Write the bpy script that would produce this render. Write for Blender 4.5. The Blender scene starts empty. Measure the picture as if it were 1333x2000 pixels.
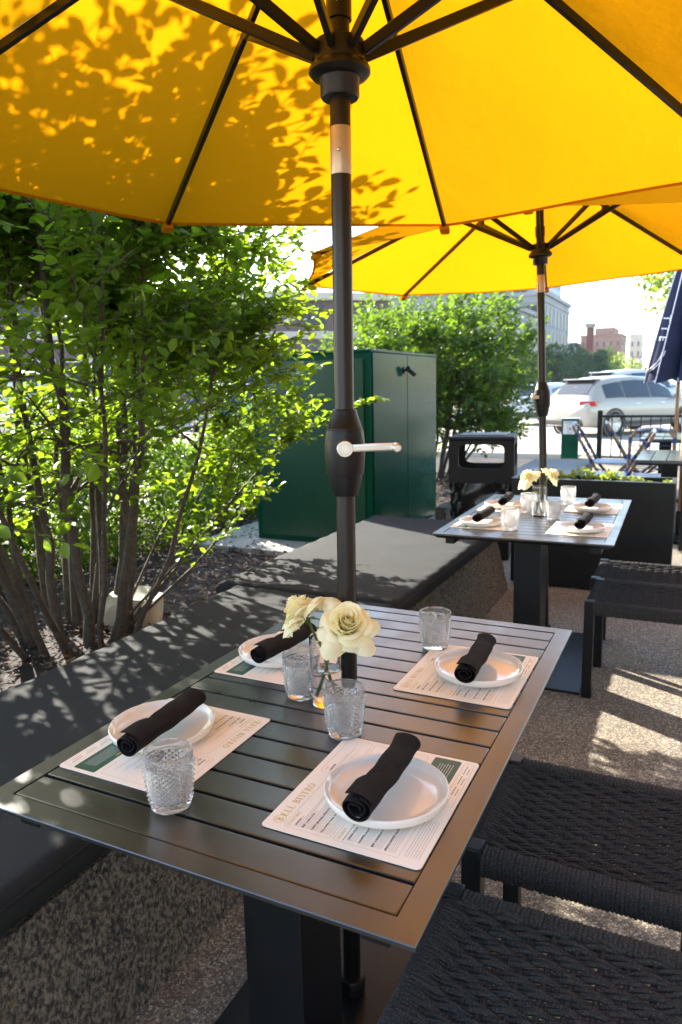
import bpy, bmesh, math, random
import numpy as np
from mathutils import Vector, Matrix, Quaternion
R=math.radians; PI=math.pi; sin=math.sin; cos=math.cos
S=bpy.context.scene; COL=S.collection
rnd=random.Random(7)

# ------------------------------------------------------------------ helpers
class MB:
    def __init__(s): s.v=[]; s.f=[]; s.flat=set()
    def add(s,vs,fs,M=None):
        o=len(s.v)
        if M is not None: vs=[tuple(M@Vector(p)) for p in vs]
        s.v.extend(tuple(p) for p in vs); s.f.extend([tuple(i+o for i in f) for f in fs]); return s
    def box(s,c,d,bev=0,rot=None,seg=2,M=None):
        b=bmesh.new(); bmesh.ops.create_cube(b,size=1)
        for v in b.verts: v.co=Vector((v.co.x*d[0],v.co.y*d[1],v.co.z*d[2]))
        if bev>0: bmesh.ops.bevel(b,geom=list(b.edges),offset=min(bev,min(d)*.49),segments=seg,profile=.6,affect='EDGES')
        T=Matrix.Translation(c)
        if rot is not None: T=T@rot.to_4x4()
        if M is not None: T=M@T
        b.verts.index_update();b.normal_update();n0=len(s.f)
        for i,f_ in enumerate(b.faces):
            if max(abs(q) for q in f_.normal)>.9995: s.flat.add(n0+i)
        s.add([v.co for v in b.verts],[[v.index for v in f.verts] for f in b.faces],T); b.free(); return s
    def bb(s,x0,x1,y0,y1,z0,z1,bev=0,seg=2):
        return s.box(((x0+x1)/2,(y0+y1)/2,(z0+z1)/2),(x1-x0,y1-y0,z1-z0),bev,None,seg)
    def tube(s,pts,r,seg=8,cap=True,flat=1.0):
        P=[Vector(p) for p in pts]; n=len(P)
        if not hasattr(r,'__len__'): r=[r]*n
        t0=(P[1]-P[0]).normalized()
        up=Vector((0,0,1)) if abs(t0.z)<.95 else Vector((1,0,0))
        u=t0.cross(up).normalized(); vs=[]; fs=[]
        for i in range(n):
            t=(P[min(i+1,n-1)]-P[max(i-1,0)]).normalized()
            u=(u-t*u.dot(t))
            if u.length<1e-6: u=t.orthogonal()
            u.normalize(); w=t.cross(u)
            for k in range(seg):
                a=2*PI*k/seg; vs.append(P[i]+(u*cos(a)+w*sin(a)*flat)*r[i])
        for i in range(n-1):
            for k in range(seg):
                a=i*seg+k; b=i*seg+(k+1)%seg; fs.append((a,b,b+seg,a+seg))
        if cap: fs.append(tuple(range(seg-1,-1,-1))); fs.append(tuple((n-1)*seg+k for k in range(seg)))
        return s.add(vs,fs)
    def bar(s,a,b,w,h,M=None):      # rectangular bar between two points, h measured upwards
        a=Vector(a);b=Vector(b);d=b-a;L=d.length; d.normalize()
        side=d.cross(Vector((0,0,1)))
        if side.length<1e-5: side=Vector((1,0,0))
        side.normalize(); up=side.cross(d)
        rot=Matrix((side,d,up)).transposed()
        return s.box((a+b)/2,(w,L,h),min(w,h)*.15,rot,1,M)
    def lathe(s,prof,seg=32,M=None,close=False):
        vs=[];fs=[];n=len(prof)
        for r,z in prof:
            for k in range(seg):
                a=2*PI*k/seg; vs.append((r*cos(a),r*sin(a),z))
        m=n if close else n-1
        for i in range(m):
            j=(i+1)%n
            for k in range(seg):
                k2=(k+1)%seg; fs.append((i*seg+k,i*seg+k2,j*seg+k2,j*seg+k))
        if not close:
            if prof[0][0]>1e-6: fs.append(tuple(range(seg-1,-1,-1)))
            if prof[-1][0]>1e-6: fs.append(tuple((n-1)*seg+k for k in range(seg)))
        return s.add(vs,fs,M)
    def grid(s,fn,nu,nv,M=None,wrap=False):
        vs=[fn(i/nu,j/nv) for i in range(nu+(0 if wrap else 1)) for j in range(nv+1)]
        W=nv+1;N=nu if wrap else nu+1; fs=[]
        for i in range(nu):
            i2=(i+1)%N
            for j in range(nv): fs.append((i*W+j,i2*W+j,i2*W+j+1,i*W+j+1))
        return s.add(vs,fs,M)
    def prism(s,poly,z0,z1,M=None):
        n=len(poly); vs=[(x,y,z0) for x,y in poly]+[(x,y,z1) for x,y in poly]
        fs=[tuple(range(n-1,-1,-1)),tuple(range(n,2*n))]+[(i,(i+1)%n,n+(i+1)%n,n+i) for i in range(n)]
        return s.add(vs,fs,M)
    def mesh(s,name,m,smooth=True,ang=38):
        me=bpy.data.meshes.new(name); me.from_pydata(s.v,[],s.f); me.update()
        if m is not None: me.materials.append(m)
        if smooth:
            me.polygons.foreach_set('use_smooth',[True]*len(me.polygons)); me.set_sharp_from_angle(angle=R(ang)); me.polygons.foreach_set('use_smooth',[i not in s.flat for i in range(len(me.polygons))])
        return me
    def build(s,name,m,parent=None,loc=None,smooth=True,ang=38,label=None):
        o=bpy.data.objects.new(name,s.mesh(name,m,smooth,ang)); COL.objects.link(o)
        if loc is not None: o.location=loc
        if parent is not None: o.parent=parent
        if label: o['label']=label
        return o
def tag(o,label,cat,group=None):
    o['label']=label;o['category']=cat
    if group:o['group']=group
    return o
def thing(name,label,cat,loc=(0,0,0),rotz=0,group=None):
    o=bpy.data.objects.new(name,None); COL.objects.link(o); o.empty_display_size=.05
    o.location=loc;o.rotation_euler=(0,0,rotz); return tag(o,label,cat,group)
def structure(o,kind='structure'): o['kind']=kind; return o
def dup(root,label,loc=None,rotz=None,group=None):
    r=root.copy();COL.objects.link(r); r['label']=label
    if loc is not None:r.location=loc
    if rotz is not None:r.rotation_euler=(0,0,rotz)
    if group:r['group']=group
    for ch in [o for o in root.children]:
        c=ch.copy();COL.objects.link(c);c.parent=r
        for g in [o for o in ch.children]:
            d=g.copy();COL.objects.link(d);d.parent=c
    return r

# ------------------------------------------------------------------ materials
def nt(name):
    m=bpy.data.materials.new(name);m.use_nodes=True;t=m.node_tree;return m,t,t.nodes['Principled BSDF']
def N(t,typ,**k):
    n=t.nodes.new(typ)
    for a,b in k.items():
        if a in n.inputs: n.inputs[a].default_value=b
        else: setattr(n,a,b)
    return n
def ramp(t,fac,stops,interp='LINEAR'):
    r=t.nodes.new('ShaderNodeValToRGB'); e=r.color_ramp; e.interpolation=interp
    while len(e.elements)<len(stops): e.elements.new(.5)
    for el,(p,c) in zip(e.elements,stops): el.position=p; el.color=tuple(c)+(1,)
    t.links.new(fac,r.inputs[0]); return r.outputs[0]
def coords(t,kind='Object'):
    return t.nodes.new('ShaderNodeTexCoord').outputs[kind]
def simple(name,c,rough=.5,metal=0.,var=0.,vscale=8.,bump=0.,bscale=200.,spec=.5,coat=0.,rvar=0.,ior=1.5):
    m,t,b=nt(name); b.inputs['Roughness'].default_value=rough;b.inputs['Metallic'].default_value=metal
    b.inputs['Specular IOR Level'].default_value=spec;b.inputs['IOR'].default_value=ior
    if coat: b.inputs['Coat Weight'].default_value=coat;b.inputs['Coat Roughness'].default_value=.08
    co=coords(t)
    n=N(t,'ShaderNodeTexNoise',Scale=vscale,Detail=5.); t.links.new(co,n.inputs['Vector'])
    lo=[x*(1-var) for x in c];hi=[min(1,x*(1+var)) for x in c]
    t.links.new(ramp(t,n.outputs[0],[(.3,lo),(.7,hi)]),b.inputs['Base Color'])
    if rvar:
        n3=N(t,'ShaderNodeTexNoise',Scale=vscale*2.3,Detail=6.);t.links.new(co,n3.inputs['Vector'])
        mr=N(t,'ShaderNodeMapRange'); mr.inputs[1].default_value=.3;mr.inputs[2].default_value=.7
        mr.inputs[3].default_value=max(.02,rough-rvar);mr.inputs[4].default_value=rough+rvar
        t.links.new(n3.outputs[0],mr.inputs[0]);t.links.new(mr.outputs[0],b.inputs['Roughness'])
    if bump:
        n2=N(t,'ShaderNodeTexNoise',Scale=bscale,Detail=4.);t.links.new(co,n2.inputs['Vector'])
        bp=N(t,'ShaderNodeBump',Strength=bump,Distance=.002);t.links.new(n2.outputs[0],bp.inputs['Height']);t.links.new(bp.outputs[0],b.inputs['Normal'])
    return m
def glassmat(name,c=(1,1,1),rough=0.,ior=1.46):
    m,t,b=nt(name);b.inputs['Base Color'].default_value=(*c,1);b.inputs['Roughness'].default_value=rough
    b.inputs['Transmission Weight'].default_value=1;b.inputs['IOR'].default_value=ior;return m
def leafmat(name,dark,light,tr,f=.5,rough=.4):
    m,t,b=nt(name)
    g=t.nodes.new('ShaderNodeNewGeometry')
    c=ramp(t,g.outputs['Random Per Island'],[(0,dark),(.8,light),(.97,[light[0]*1.6,light[1]*1.15,light[2]])])
    t.links.new(c,b.inputs['Base Color']);b.inputs['Roughness'].default_value=rough;b.inputs['Specular IOR Level'].default_value=.35
    tl=t.nodes.new('ShaderNodeBsdfTranslucent')
    c2=ramp(t,g.outputs['Random Per Island'],[(0,[x*.75 for x in tr]),(1,tr)]);t.links.new(c2,tl.inputs[0])
    mx=t.nodes.new('ShaderNodeMixShader');mx.inputs[0].default_value=f
    t.links.new(b.outputs[0],mx.inputs[1]);t.links.new(tl.outputs[0],mx.inputs[2])
    t.links.new(mx.outputs[0],t.nodes['Material Output'].inputs[0]);return m
def clothmat(name,dif,tr,f=.55):
    m,t,b=nt(name);co=coords(t)
    d=t.nodes.new('ShaderNodeBsdfDiffuse');d.inputs[0].default_value=(*dif,1)
    tl=t.nodes.new('ShaderNodeBsdfTranslucent');tl.inputs[0].default_value=(*tr,1)
    mx=t.nodes.new('ShaderNodeMixShader');mx.inputs[0].default_value=f
    n=N(t,'ShaderNodeTexNoise',Scale=7.,Detail=5.,Roughness=.55);t.links.new(co,n.inputs['Vector'])
    w=N(t,'ShaderNodeTexNoise',Scale=260.,Detail=2.);t.links.new(co,w.inputs['Vector'])
    b1=N(t,'ShaderNodeBump',Strength=.30,Distance=.014);t.links.new(n.outputs[0],b1.inputs['Height'])
    b2=N(t,'ShaderNodeBump',Strength=.12,Distance=.002);t.links.new(w.outputs[0],b2.inputs['Height']);t.links.new(b1.outputs[0],b2.inputs['Normal'])
    for x in (d,tl): t.links.new(b2.outputs[0],x.inputs['Normal'])
    t.links.new(d.outputs[0],mx.inputs[1]);t.links.new(tl.outputs[0],mx.inputs[2])
    t.links.new(mx.outputs[0],t.nodes['Material Output'].inputs[0]);return m
def pebblemat(name,scale,stops,bump=.6,mort=(.09,.08,.065)):
    m,t,b=nt(name);co=coords(t);b.inputs['Roughness'].default_value=.75
    v=N(t,'ShaderNodeTexVoronoi',Scale=scale);t.links.new(co,v.inputs['Vector'])
    sp=t.nodes.new('ShaderNodeSeparateColor');t.links.new(v.outputs['Color'],sp.inputs[0])
    c=ramp(t,sp.outputs[0],stops,'CONSTANT')
    e=N(t,'ShaderNodeTexVoronoi',Scale=scale);e.feature='DISTANCE_TO_EDGE';t.links.new(co,e.inputs['Vector'])
    mk=ramp(t,e.outputs['Distance'],[(0,(0,0,0)),(.13,(1,1,1))])
    mx=N(t,'ShaderNodeMix',data_type='RGBA');t.links.new(mk,mx.inputs[0]);mx.inputs[6].default_value=(*mort,1);t.links.new(c,mx.inputs[7])
    n=N(t,'ShaderNodeTexNoise',Scale=1.7,Detail=6.);t.links.new(co,n.inputs['Vector'])
    st=ramp(t,n.outputs[0],[(.3,(.72,.70,.66)),(.7,(1,1,1))])
    mm=N(t,'ShaderNodeMix',data_type='RGBA',blend_type='MULTIPLY');mm.inputs[0].default_value=1;t.links.new(mx.outputs[2],mm.inputs[6]);t.links.new(st,mm.inputs[7])
    t.links.new(mm.outputs[2],b.inputs['Base Color'])
    bp=N(t,'ShaderNodeBump',Strength=bump,Distance=.004);t.links.new(mk,bp.inputs['Height']);t.links.new(bp.outputs[0],b.inputs['Normal'])
    return m
def granitemat(name,stops,scale=60,bump=.7,bs=45):
    m,t,b=nt(name);co=coords(t);b.inputs['Roughness'].default_value=.8
    n=N(t,'ShaderNodeTexNoise',Scale=scale,Detail=8.,Roughness=.75);t.links.new(co,n.inputs['Vector'])
    t.links.new(ramp(t,n.outputs[0],stops),b.inputs['Base Color'])
    n2=N(t,'ShaderNodeTexNoise',Scale=bs,Detail=6.,Roughness=.7);t.links.new(co,n2.inputs['Vector'])
    bp=N(t,'ShaderNodeBump',Strength=bump,Distance=.01);t.links.new(n2.outputs[0],bp.inputs['Height']);t.links.new(bp.outputs[0],b.inputs['Normal'])
    return m

M={}
M['charcoal']=simple('charcoal_metal',(.008,.0077,.007),.32,spec=.5,ior=2.15,var=.12,vscale=6,bump=.05,bscale=900,rvar=.05)
M['black']=simple('black_metal',(.0065,.007,.008),.38,var=.2,bump=.04,bscale=700,spec=.32)
M['bronze']=simple('dark_bronze_pole',(.0075,.0065,.006),.36,var=.15,bump=.03,bscale=600)
M['silver']=simple('brushed_metal',(.62,.6,.57),.34,1.,var=.06,vscale=40,bump=.04,bscale=500)
M['tan_metal']=simple('champagne_metal',(.55,.46,.36),.38,.6,var=.06,vscale=30)
M['yellow']=clothmat('yellow_canvas',(.54,.212,.003),(.54,.210,.002),.52)
M['hem']=clothmat('yellow_hem',(.62,.27,.004),(.5,.22,.002),.4)
M['navy']=simple('navy_canvas',(.012,.018,.055),.8,var=.2,bump=.3,bscale=300)
M['white']=simple('white_trim',(.7,.7,.7),.6,var=.05)
M['cushion']=simple('charcoal_fabric',(.025,.028,.029),.9,var=.12,vscale=5,bump=.55,bscale=700,spec=.2)
M['fascia']=simple('black_underside',(.012,.012,.013),.7,var=.2,bump=.2,bscale=200)
def rockface():
    m,t,b=nt('rough_granite');co=coords(t);b.inputs['Roughness'].default_value=.85
    mp=N(t,'ShaderNodeMapping');mp.inputs['Scale'].default_value=(1,1,.85);mp.inputs['Rotation'].default_value=(R(35),0,0);t.links.new(co,mp.inputs[0])
    n=N(t,'ShaderNodeTexNoise',Scale=95.,Detail=9.,Roughness=.75);t.links.new(mp.outputs[0],n.inputs['Vector'])
    v=N(t,'ShaderNodeTexVoronoi',Scale=130.);t.links.new(mp.outputs[0],v.inputs['Vector'])
    sp=t.nodes.new('ShaderNodeSeparateColor');t.links.new(v.outputs['Color'],sp.inputs[0])
    a=ramp(t,n.outputs[0],[(.36,(.02,.02,.019)),(.46,(.085,.080,.066)),(.54,(.24,.215,.17)),(.64,(.31,.285,.24)),(.74,(.5,.46,.39))])
    k=ramp(t,sp.outputs[0],[(0,(.25,.25,.25)),(.22,(.8,.78,.72)),(.7,(1,.98,.92)),(.9,(1.,.86,.62))],'CONSTANT')
    mm=N(t,'ShaderNodeMix',data_type='RGBA',blend_type='MULTIPLY');mm.inputs[0].default_value=.8;t.links.new(a,mm.inputs[6]);t.links.new(k,mm.inputs[7])
    t.links.new(mm.outputs[2],b.inputs['Base Color'])
    n2=N(t,'ShaderNodeTexNoise',Scale=48.,Detail=8.,Roughness=.75);t.links.new(mp.outputs[0],n2.inputs['Vector'])
    bp=N(t,'ShaderNodeBump',Strength=1.,Distance=.012);t.links.new(n2.outputs[0],bp.inputs['Height']);t.links.new(bp.outputs[0],b.inputs['Normal']);return m
M['granite']=rockface()
M['greystone']=granitemat('grey_granite',[(.3,(.12,.12,.12)),(.5,(.24,.24,.24)),(.7,(.34,.33,.32))],80,.4)
M['rock']=granitemat('pale_limestone',[(.3,(.40,.36,.28)),(.6,(.58,.53,.42))],9,.5,18)
M['patio']=pebblemat('exposed_aggregate',150,[(0,(.20,.15,.10)),(.2,(.32,.26,.18)),(.45,(.42,.35,.25)),(.62,(.13,.12,.11)),(.74,(.55,.48,.37)),(.9,(.26,.24,.22))])
M['road']=simple('pale_concrete',(.36,.33,.29),.9,var=.14,vscale=.6,bump=.3,bscale=60)
M['pad']=simple('pad_concrete',(.30,.29,.26),.9,var=.2,vscale=4,bump=.4,bscale=120)
M['soil']=simple('mulch_soil',(.013,.008,.006),.95,var=.5,vscale=20,bump=1.,bscale=40)
def chipmat():
    m,t,b=nt('bark_chip');g=t.nodes.new('ShaderNodeNewGeometry')
    t.links.new(ramp(t,g.outputs['Random Per Island'],[(0,(.025,.014,.009)),(.45,(.08,.040,.022)),(.8,(.14,.075,.042)),(.95,(.22,.14,.09)),(1,(.30,.22,.15))]),b.inputs['Base Color'])
    b.inputs['Roughness'].default_value=.9;return m
M['chip']=chipmat()
M['bark']=granitemat('grey_brown_bark',[(.3,(.035,.027,.02)),(.55,(.085,.066,.05)),(.75,(.17,.14,.11))],30,.8,60)
M['leaf']=leafmat('shrub_leaf',(.028,.080,.012),(.078,.165,.020),(.36,.55,.02),.48)
M['leaf2']=leafmat('far_shrub_leaf',(.016,.052,.010),(.045,.105,.016),(.24,.40,.02),.40)
M['leafhedge']=leafmat('hedge_leaf',(.02,.06,.009),(.06,.13,.015),(.26,.42,.02),.4)
M['leafdark']=leafmat('street_tree_leaf',(.016,.05,.018),(.04,.095,.035),(.08,.18,.04),.3,.6)
M['leafpale']=leafmat('pale_tree_leaf',(.06,.11,.018),(.13,.20,.03),(.40,.52,.05),.45)
M['green']=simple('green_paint',(.004,.056,.031),.15,var=.1,vscale=2,coat=.0,bump=.015,bscale=9,spec=.07)
M['greenin']=simple('green_paint_flat',(.004,.048,.026),.35,var=.1)
M['plastic']=simple('black_plastic',(.011,.011,.0125),.55,var=.2,bump=.35,bscale=500,spec=.25)
M['bag']=simple('black_bag',(.012,.012,.013),.22,var=.2,bump=.9,bscale=14)
M['glass']=glassmat('clear_glass')
def pressed():
    m,t,b=nt('pressed_glass');b.inputs['Roughness'].default_value=.025;b.inputs['Transmission Weight'].default_value=1;b.inputs['IOR'].default_value=1.46
    d=t.nodes.new('ShaderNodeBsdfTranslucent');d.inputs[0].default_value=(.92,.92,.92,1)
    d2=t.nodes.new('ShaderNodeBsdfDiffuse');d2.inputs[0].default_value=(.9,.9,.9,1)
    a=t.nodes.new('ShaderNodeMixShader');a.inputs[0].default_value=.5;t.links.new(d.outputs[0],a.inputs[1]);t.links.new(d2.outputs[0],a.inputs[2])
    mx=t.nodes.new('ShaderNodeMixShader');mx.inputs[0].default_value=.10;t.links.new(b.outputs[0],mx.inputs[1]);t.links.new(a.outputs[0],mx.inputs[2])  # a little white mixed in for the paleness of reflected bright surroundings
    t.links.new(mx.outputs[0],t.nodes['Material Output'].inputs[0]);return m
M['pressed']=pressed()
M['water']=glassmat('water',ior=1.33)
M['plate']=simple('cream_glaze',(.80,.76,.69),.12,var=.03,vscale=9,coat=.4)
M['napkin']=simple('black_cotton',(.0125,.0105,.011),.9,var=.3,vscale=30,bump=.5,bscale=900,spec=.2)
M['paper']=simple('cream_card',(.88,.81,.71),.6,var=.02,bump=.05,bscale=400)
M['ink']=simple('black_ink',(.05,.045,.045),.6)
M['greyink']=simple('grey_ink',(.42,.39,.36),.6)
M['gold']=simple('gold_ink',(.62,.43,.09),.4,var=.1)
M['panel']=simple('green_panel_ink',(.016,.085,.05),.45)
M['petal']=None
M['stemgreen']=simple('rose_stem',(.06,.12,.015),.5,var=.3,vscale=60)
M['rattan']=simple('brown_rattan',(.24,.13,.05),.35,var=.35,vscale=25)
M['navyweave']=simple('navy_weave',(.02,.035,.12),.6,var=.2)
M['whiteweave']=simple('blue_white_weave',(.42,.47,.55),.6,var=.3,vscale=90)
M['wood']=simple('teak_pole',(.42,.20,.075),.45,var=.25,vscale=14)
M['succulent']=leafmat('succulent_leaf',(.16,.24,.05),(.34,.40,.09),(.45,.55,.08),.35)
M['tyre']=simple('tyre_rubber',(.015,.015,.016),.8,var=.2)
M['rim']=simple('alloy_rim',(.55,.55,.55),.3,.9)
M['carglass']=simple('car_glass',(.015,.02,.022),.05,spec=.8)
M['red']=simple('red_lens',(.35,.01,.012),.15)
M['blacktrim']=simple('black_trim',(.02,.02,.02),.5)
def petalmat():
    m,t,b=nt('cream_petal');b.inputs['Roughness'].default_value=.55;co=coords(t)
    n=N(t,'ShaderNodeTexNoise',Scale=60.,Detail=3.);t.links.new(co,n.inputs['Vector'])
    t.links.new(ramp(t,n.outputs[0],[(.3,(.96,.90,.57)),(.7,(.97,.93,.72))]),b.inputs['Base Color'])
    tl=t.nodes.new('ShaderNodeBsdfTranslucent');tl.inputs[0].default_value=(.93,.86,.46,1)
    mx=t.nodes.new('ShaderNodeMixShader');mx.inputs[0].default_value=.35
    t.links.new(b.outputs[0],mx.inputs[1]);t.links.new(tl.outputs[0],mx.inputs[2]);t.links.new(mx.outputs[0],t.nodes['Material Output'].inputs[0]);return m
M['petal']=petalmat()
def ropemat():
    m,t,b=nt('charcoal_rope');b.inputs['Roughness'].default_value=.85;b.inputs['Specular IOR Level'].default_value=.15;co=coords(t)
    n=N(t,'ShaderNodeTexNoise',Scale=420.,Detail=3.);t.links.new(co,n.inputs['Vector'])
    t.links.new(ramp(t,n.outputs[0],[(.35,(.016,.016,.017)),(.55,(.045,.043,.041)),(.7,(.095,.09,.082))]),b.inputs['Base Color'])
    w=N(t,'ShaderNodeTexWave',Scale=150.,Distortion=2.);w.wave_type='BANDS';w.bands_direction='DIAGONAL';t.links.new(co,w.inputs['Vector'])
    bp=N(t,'ShaderNodeBump',Strength=.5,Distance=.002);t.links.new(w.outputs[1],bp.inputs['Height']);t.links.new(bp.outputs[0],b.inputs['Normal']);return m
M['rope']=ropemat()

# ------------------------------------------------------------------ camera, light, world
cam=bpy.data.cameras.new('camera');co=bpy.data.objects.new('camera',cam);COL.objects.link(co);S.camera=co
f,pitch,roll,yaw=1405.69,.1727,-.023,.4561
CAM=Vector((.6424,-1.3117,1.3949))
F=Vector((-sin(yaw)*cos(pitch),cos(yaw)*cos(pitch),-sin(pitch)));Rv=Vector((cos(yaw),sin(yaw),0));U=Rv.cross(F)
R2=Rv*cos(roll)+U*sin(roll);U2=-Rv*sin(roll)+U*cos(roll)
co.matrix_world=Matrix(((R2.x,U2.x,-F.x,CAM.x),(R2.y,U2.y,-F.y,CAM.y),(R2.z,U2.z,-F.z,CAM.z),(0,0,0,1)))
cam.sensor_fit='VERTICAL';cam.sensor_height=36;cam.sensor_width=24;cam.lens=f/2000*36;cam.clip_end=2000;cam.clip_start=.02
cam.dof.use_dof=True;cam.dof.focus_distance=1.5;cam.dof.aperture_fstop=6.3
SUNAZ=Vector((-.883,.469));SUNEL=R(25.5)
w=bpy.data.worlds.new('World');S.world=w;w.use_nodes=True;t=w.node_tree
sk=t.nodes.new('ShaderNodeTexSky');sk.sky_type='NISHITA';sk.sun_disc=False;sk.sun_elevation=SUNEL;sk.sun_rotation=math.atan2(SUNAZ.x,SUNAZ.y)%(2*PI)
sk.air_density=1.;sk.dust_density=.9;sk.ozone_density=1.
bg=t.nodes['Background'];t.links.new(sk.outputs[0],bg.inputs[0]);bg.inputs[1].default_value=.138
sl=bpy.data.lights.new('sun','SUN');sl.energy=5.0;sl.angle=R(.53);sl.color=(1,.93,.82)
so=bpy.data.objects.new('sun',sl);COL.objects.link(so)
sd=Vector((SUNAZ.x*cos(SUNEL),SUNAZ.y*cos(SUNEL),sin(SUNEL)));so.rotation_euler=(-sd).to_track_quat('-Z','Y').to_euler()
S.view_settings.view_transform='Standard';S.view_settings.look='None';S.view_settings.gamma=1;S.view_settings.exposure=2.42
c=S.cycles;c.use_denoising=True;c.max_bounces=16;c.diffuse_bounces=5;c.glossy_bounces=4;c.transmission_bounces=16;c.transparent_max_bounces=8
c.sample_clamp_indirect=8;c.blur_glossy=.6

# ------------------------------------------------------------------ ground
def sheet(name,x0,x1,y0,y1,z,m,n=1,amp=0,seed=1):
    r=random.Random(seed);mb=MB()
    nx=max(1,int(n*(x1-x0)));ny=max(1,int(n*(y1-y0)))
    hs={(i,j):(r.uniform(-amp,amp) if 0<i<nx and 0<j<ny else 0) for i in range(nx+1) for j in range(ny+1)}
    mb.grid(lambda u,v:(x0+(x1-x0)*u,y0+(y1-y0)*v,z+hs[(round(u*nx),round(v*ny))]),nx,ny)
    return structure(mb.build(name,m))
sheet('street',-900,900,-300,1500,-.14,M['road'])
structure(MB().bb(-1.24,9,-9,13.2,-.2,0).build('patio',M['patio'],smooth=False))
structure(MB().bb(-30,9,13.21,15.2,-.2,-.004,.02).build('sidewalk',M['road'],smooth=False))
sheet('mulch_bed',-4.6,-1.241,-6,11.5,.06,M['soil'],8,.02,3)
structure(MB().bb(-30,-4.61,-9,13.2,-.2,-.01,.02).build('pavement',M['road'],smooth=False))
def chips():
    r=np.random.default_rng(5);mb=MB();n=15000
    x=r.uniform(-4.0,-1.28,n);y=r.uniform(-.6,9.,n)
    for i in range(n):
        L=r.uniform(.02,.075);W=r.uniform(.007,.02);a=r.uniform(0,PI)
        q=Matrix.Translation((x[i],y[i],.075+r.uniform(0,.03)))@Matrix.Rotation(a,4,'Z')@Matrix.Rotation(r.uniform(-.5,.5),4,'Y')@Matrix.Rotation(r.uniform(-.6,.6),4,'X')
        mb.add([(-L/2,-W/2,0),(L/2,-W*.3,0),(L*.45,W/2,0),(-L*.4,W*.4,0),(0,0,.004)],[(0,1,4),(1,2,4),(2,3,4),(3,0,4),(3,2,1,0)],q)
    structure(mb.build('mulch_chips',M['chip'],smooth=False),'stuff')
chips()
def streetlines():
    mb=MB()
    for x0,y0,x1,y1 in [(-9,17.6,7,17.6),(-9,24.8,7,24.8)]: mb.bb(x0,x1,y0-.06,y0+.06,-.136,-.132)
    structure(mb.build('lane_lines',M['white'],smooth=False))
streetlines()
def sidejoints():
    mb=MB()
    for x in range(-28,9,2): mb.bb(x-.008,x+.008,13.22,15.19,-.004,.001)
    structure(mb.build('pavement_joints',M['pad'],smooth=False))
sidejoints()

# ------------------------------------------------------------------ bench
def bench():
    t=thing('stone_bench','long rough granite bench carrying the charcoal cushions','bench',(-.9,.9,0))
    r=random.Random(4)
    # block with a chipped, slightly battered front face (local coords)
    def front(u,v):
        y=-2.6+5.15*u; z=.355*v
        return (.40+.085*(1-v)+r.uniform(-.006,.006)-.02*u,y,z)
    mb=MB();nu,nv=90,8;mb.grid(front,nu,nv)
    mb.add([(.40,-2.6,.355),(.38,2.55,.355),(-.39,2.55,.355),(-.39,-2.6,.355)],[(0,1,2,3)])
    mb.add([(.465,2.55,0),(-.39,2.55,0),(-.39,2.55,.355),(.38,2.55,.355)],[(0,1,2,3)])
    mb.add([(.485,-2.6,0),(.40,-2.6,.355),(-.39,-2.6,.355),(-.39,-2.6,0)],[(0,1,2,3)])
    mb.add([(-.39,-2.6,0),(-.39,-2.6,.355),(-.39,2.55,.355),(-.39,2.55,0)],[(0,1,2,3)])
    mb.build('block',M['granite'],t)
    MB().bb(-.37,.385,-2.58,2.52,.3555,.385,.003).build('base_board',M['fascia'],t)
    return t
bench()
def cushion(name_label,x0,x1,y0,y1,z0,z1,seed):
    t=thing('bench_cushion',name_label,'cushion',((x0+x1)/2,(y0+y1)/2,z0),0,'charcoal cushions on the stone bench')
    hx,hy,h=(x1-x0)/2,(y1-y0)/2,z1-z0
    r=random.Random(seed);ph=[r.uniform(0,6) for _ in range(6)]
    def wr(x,y):
        e=min(hx-abs(x),hy-abs(y)); k=math.exp(-(e/.05)**2)
        return .0035*sin(x*5+ph[0])*sin(y*3.2+ph[1])+k*.003*sin(y*38+ph[2]+2*sin(x*7))*sin(x*31+ph[3])
    nx,ny=40,110;mb=MB();rad=.028
    def rr(x,y):
        e=min(hx-abs(x),hy-abs(y))
        return -(rad-math.sqrt(max(0,rad*rad-(rad-e)**2))) if e<rad else 0
    def ease(s,h): # denser towards edges
        return h*math.copysign(1-(1-abs(s))**1.6,s)
    mb.grid(lambda u,v:((lambda x,y:(x,y,h+rr(x,y)+wr(x,y)))(ease(2*u-1,hx),ease(2*v-1,hy))),nx,ny)
    # sides
    per=[(hx,-hy),(hx,hy),(-hx,hy),(-hx,-hy)]
    for k in range(4):
        a=per[k];b=per[(k+1)%4]
        mb.grid(lambda u,v:(a[0]+(b[0]-a[0])*u+ (.006*sin(v*PI))*(1 if a[0]==b[0]==hx else -1 if a[0]==b[0] else 0),a[1]+(b[1]-a[1])*u,(h-rad+.0)*(1-v)),60,6)
    mb.build('cover',M['cushion'],t)
    p=MB();q=[(hx+.001,-hy),(hx+.001,hy),(-hx-.001,hy),(-hx-.001,-hy),(hx+.001,-hy)]
    for i in range(4): p.tube([(*q[i],h-rad),(*q[i+1],h-rad)],.004,6)
    p.build('piping',M['cushion'],t)
    return t
cushion('long charcoal cushion beside the near table, dappled with leaf shadows',-1.31,-.485,-1.7,1.495,.386,.462,1)
cushion('charcoal cushion farther along the bench, half in plain sun',-1.43,-.475,1.505,3.46,.386,.464,2)

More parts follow.
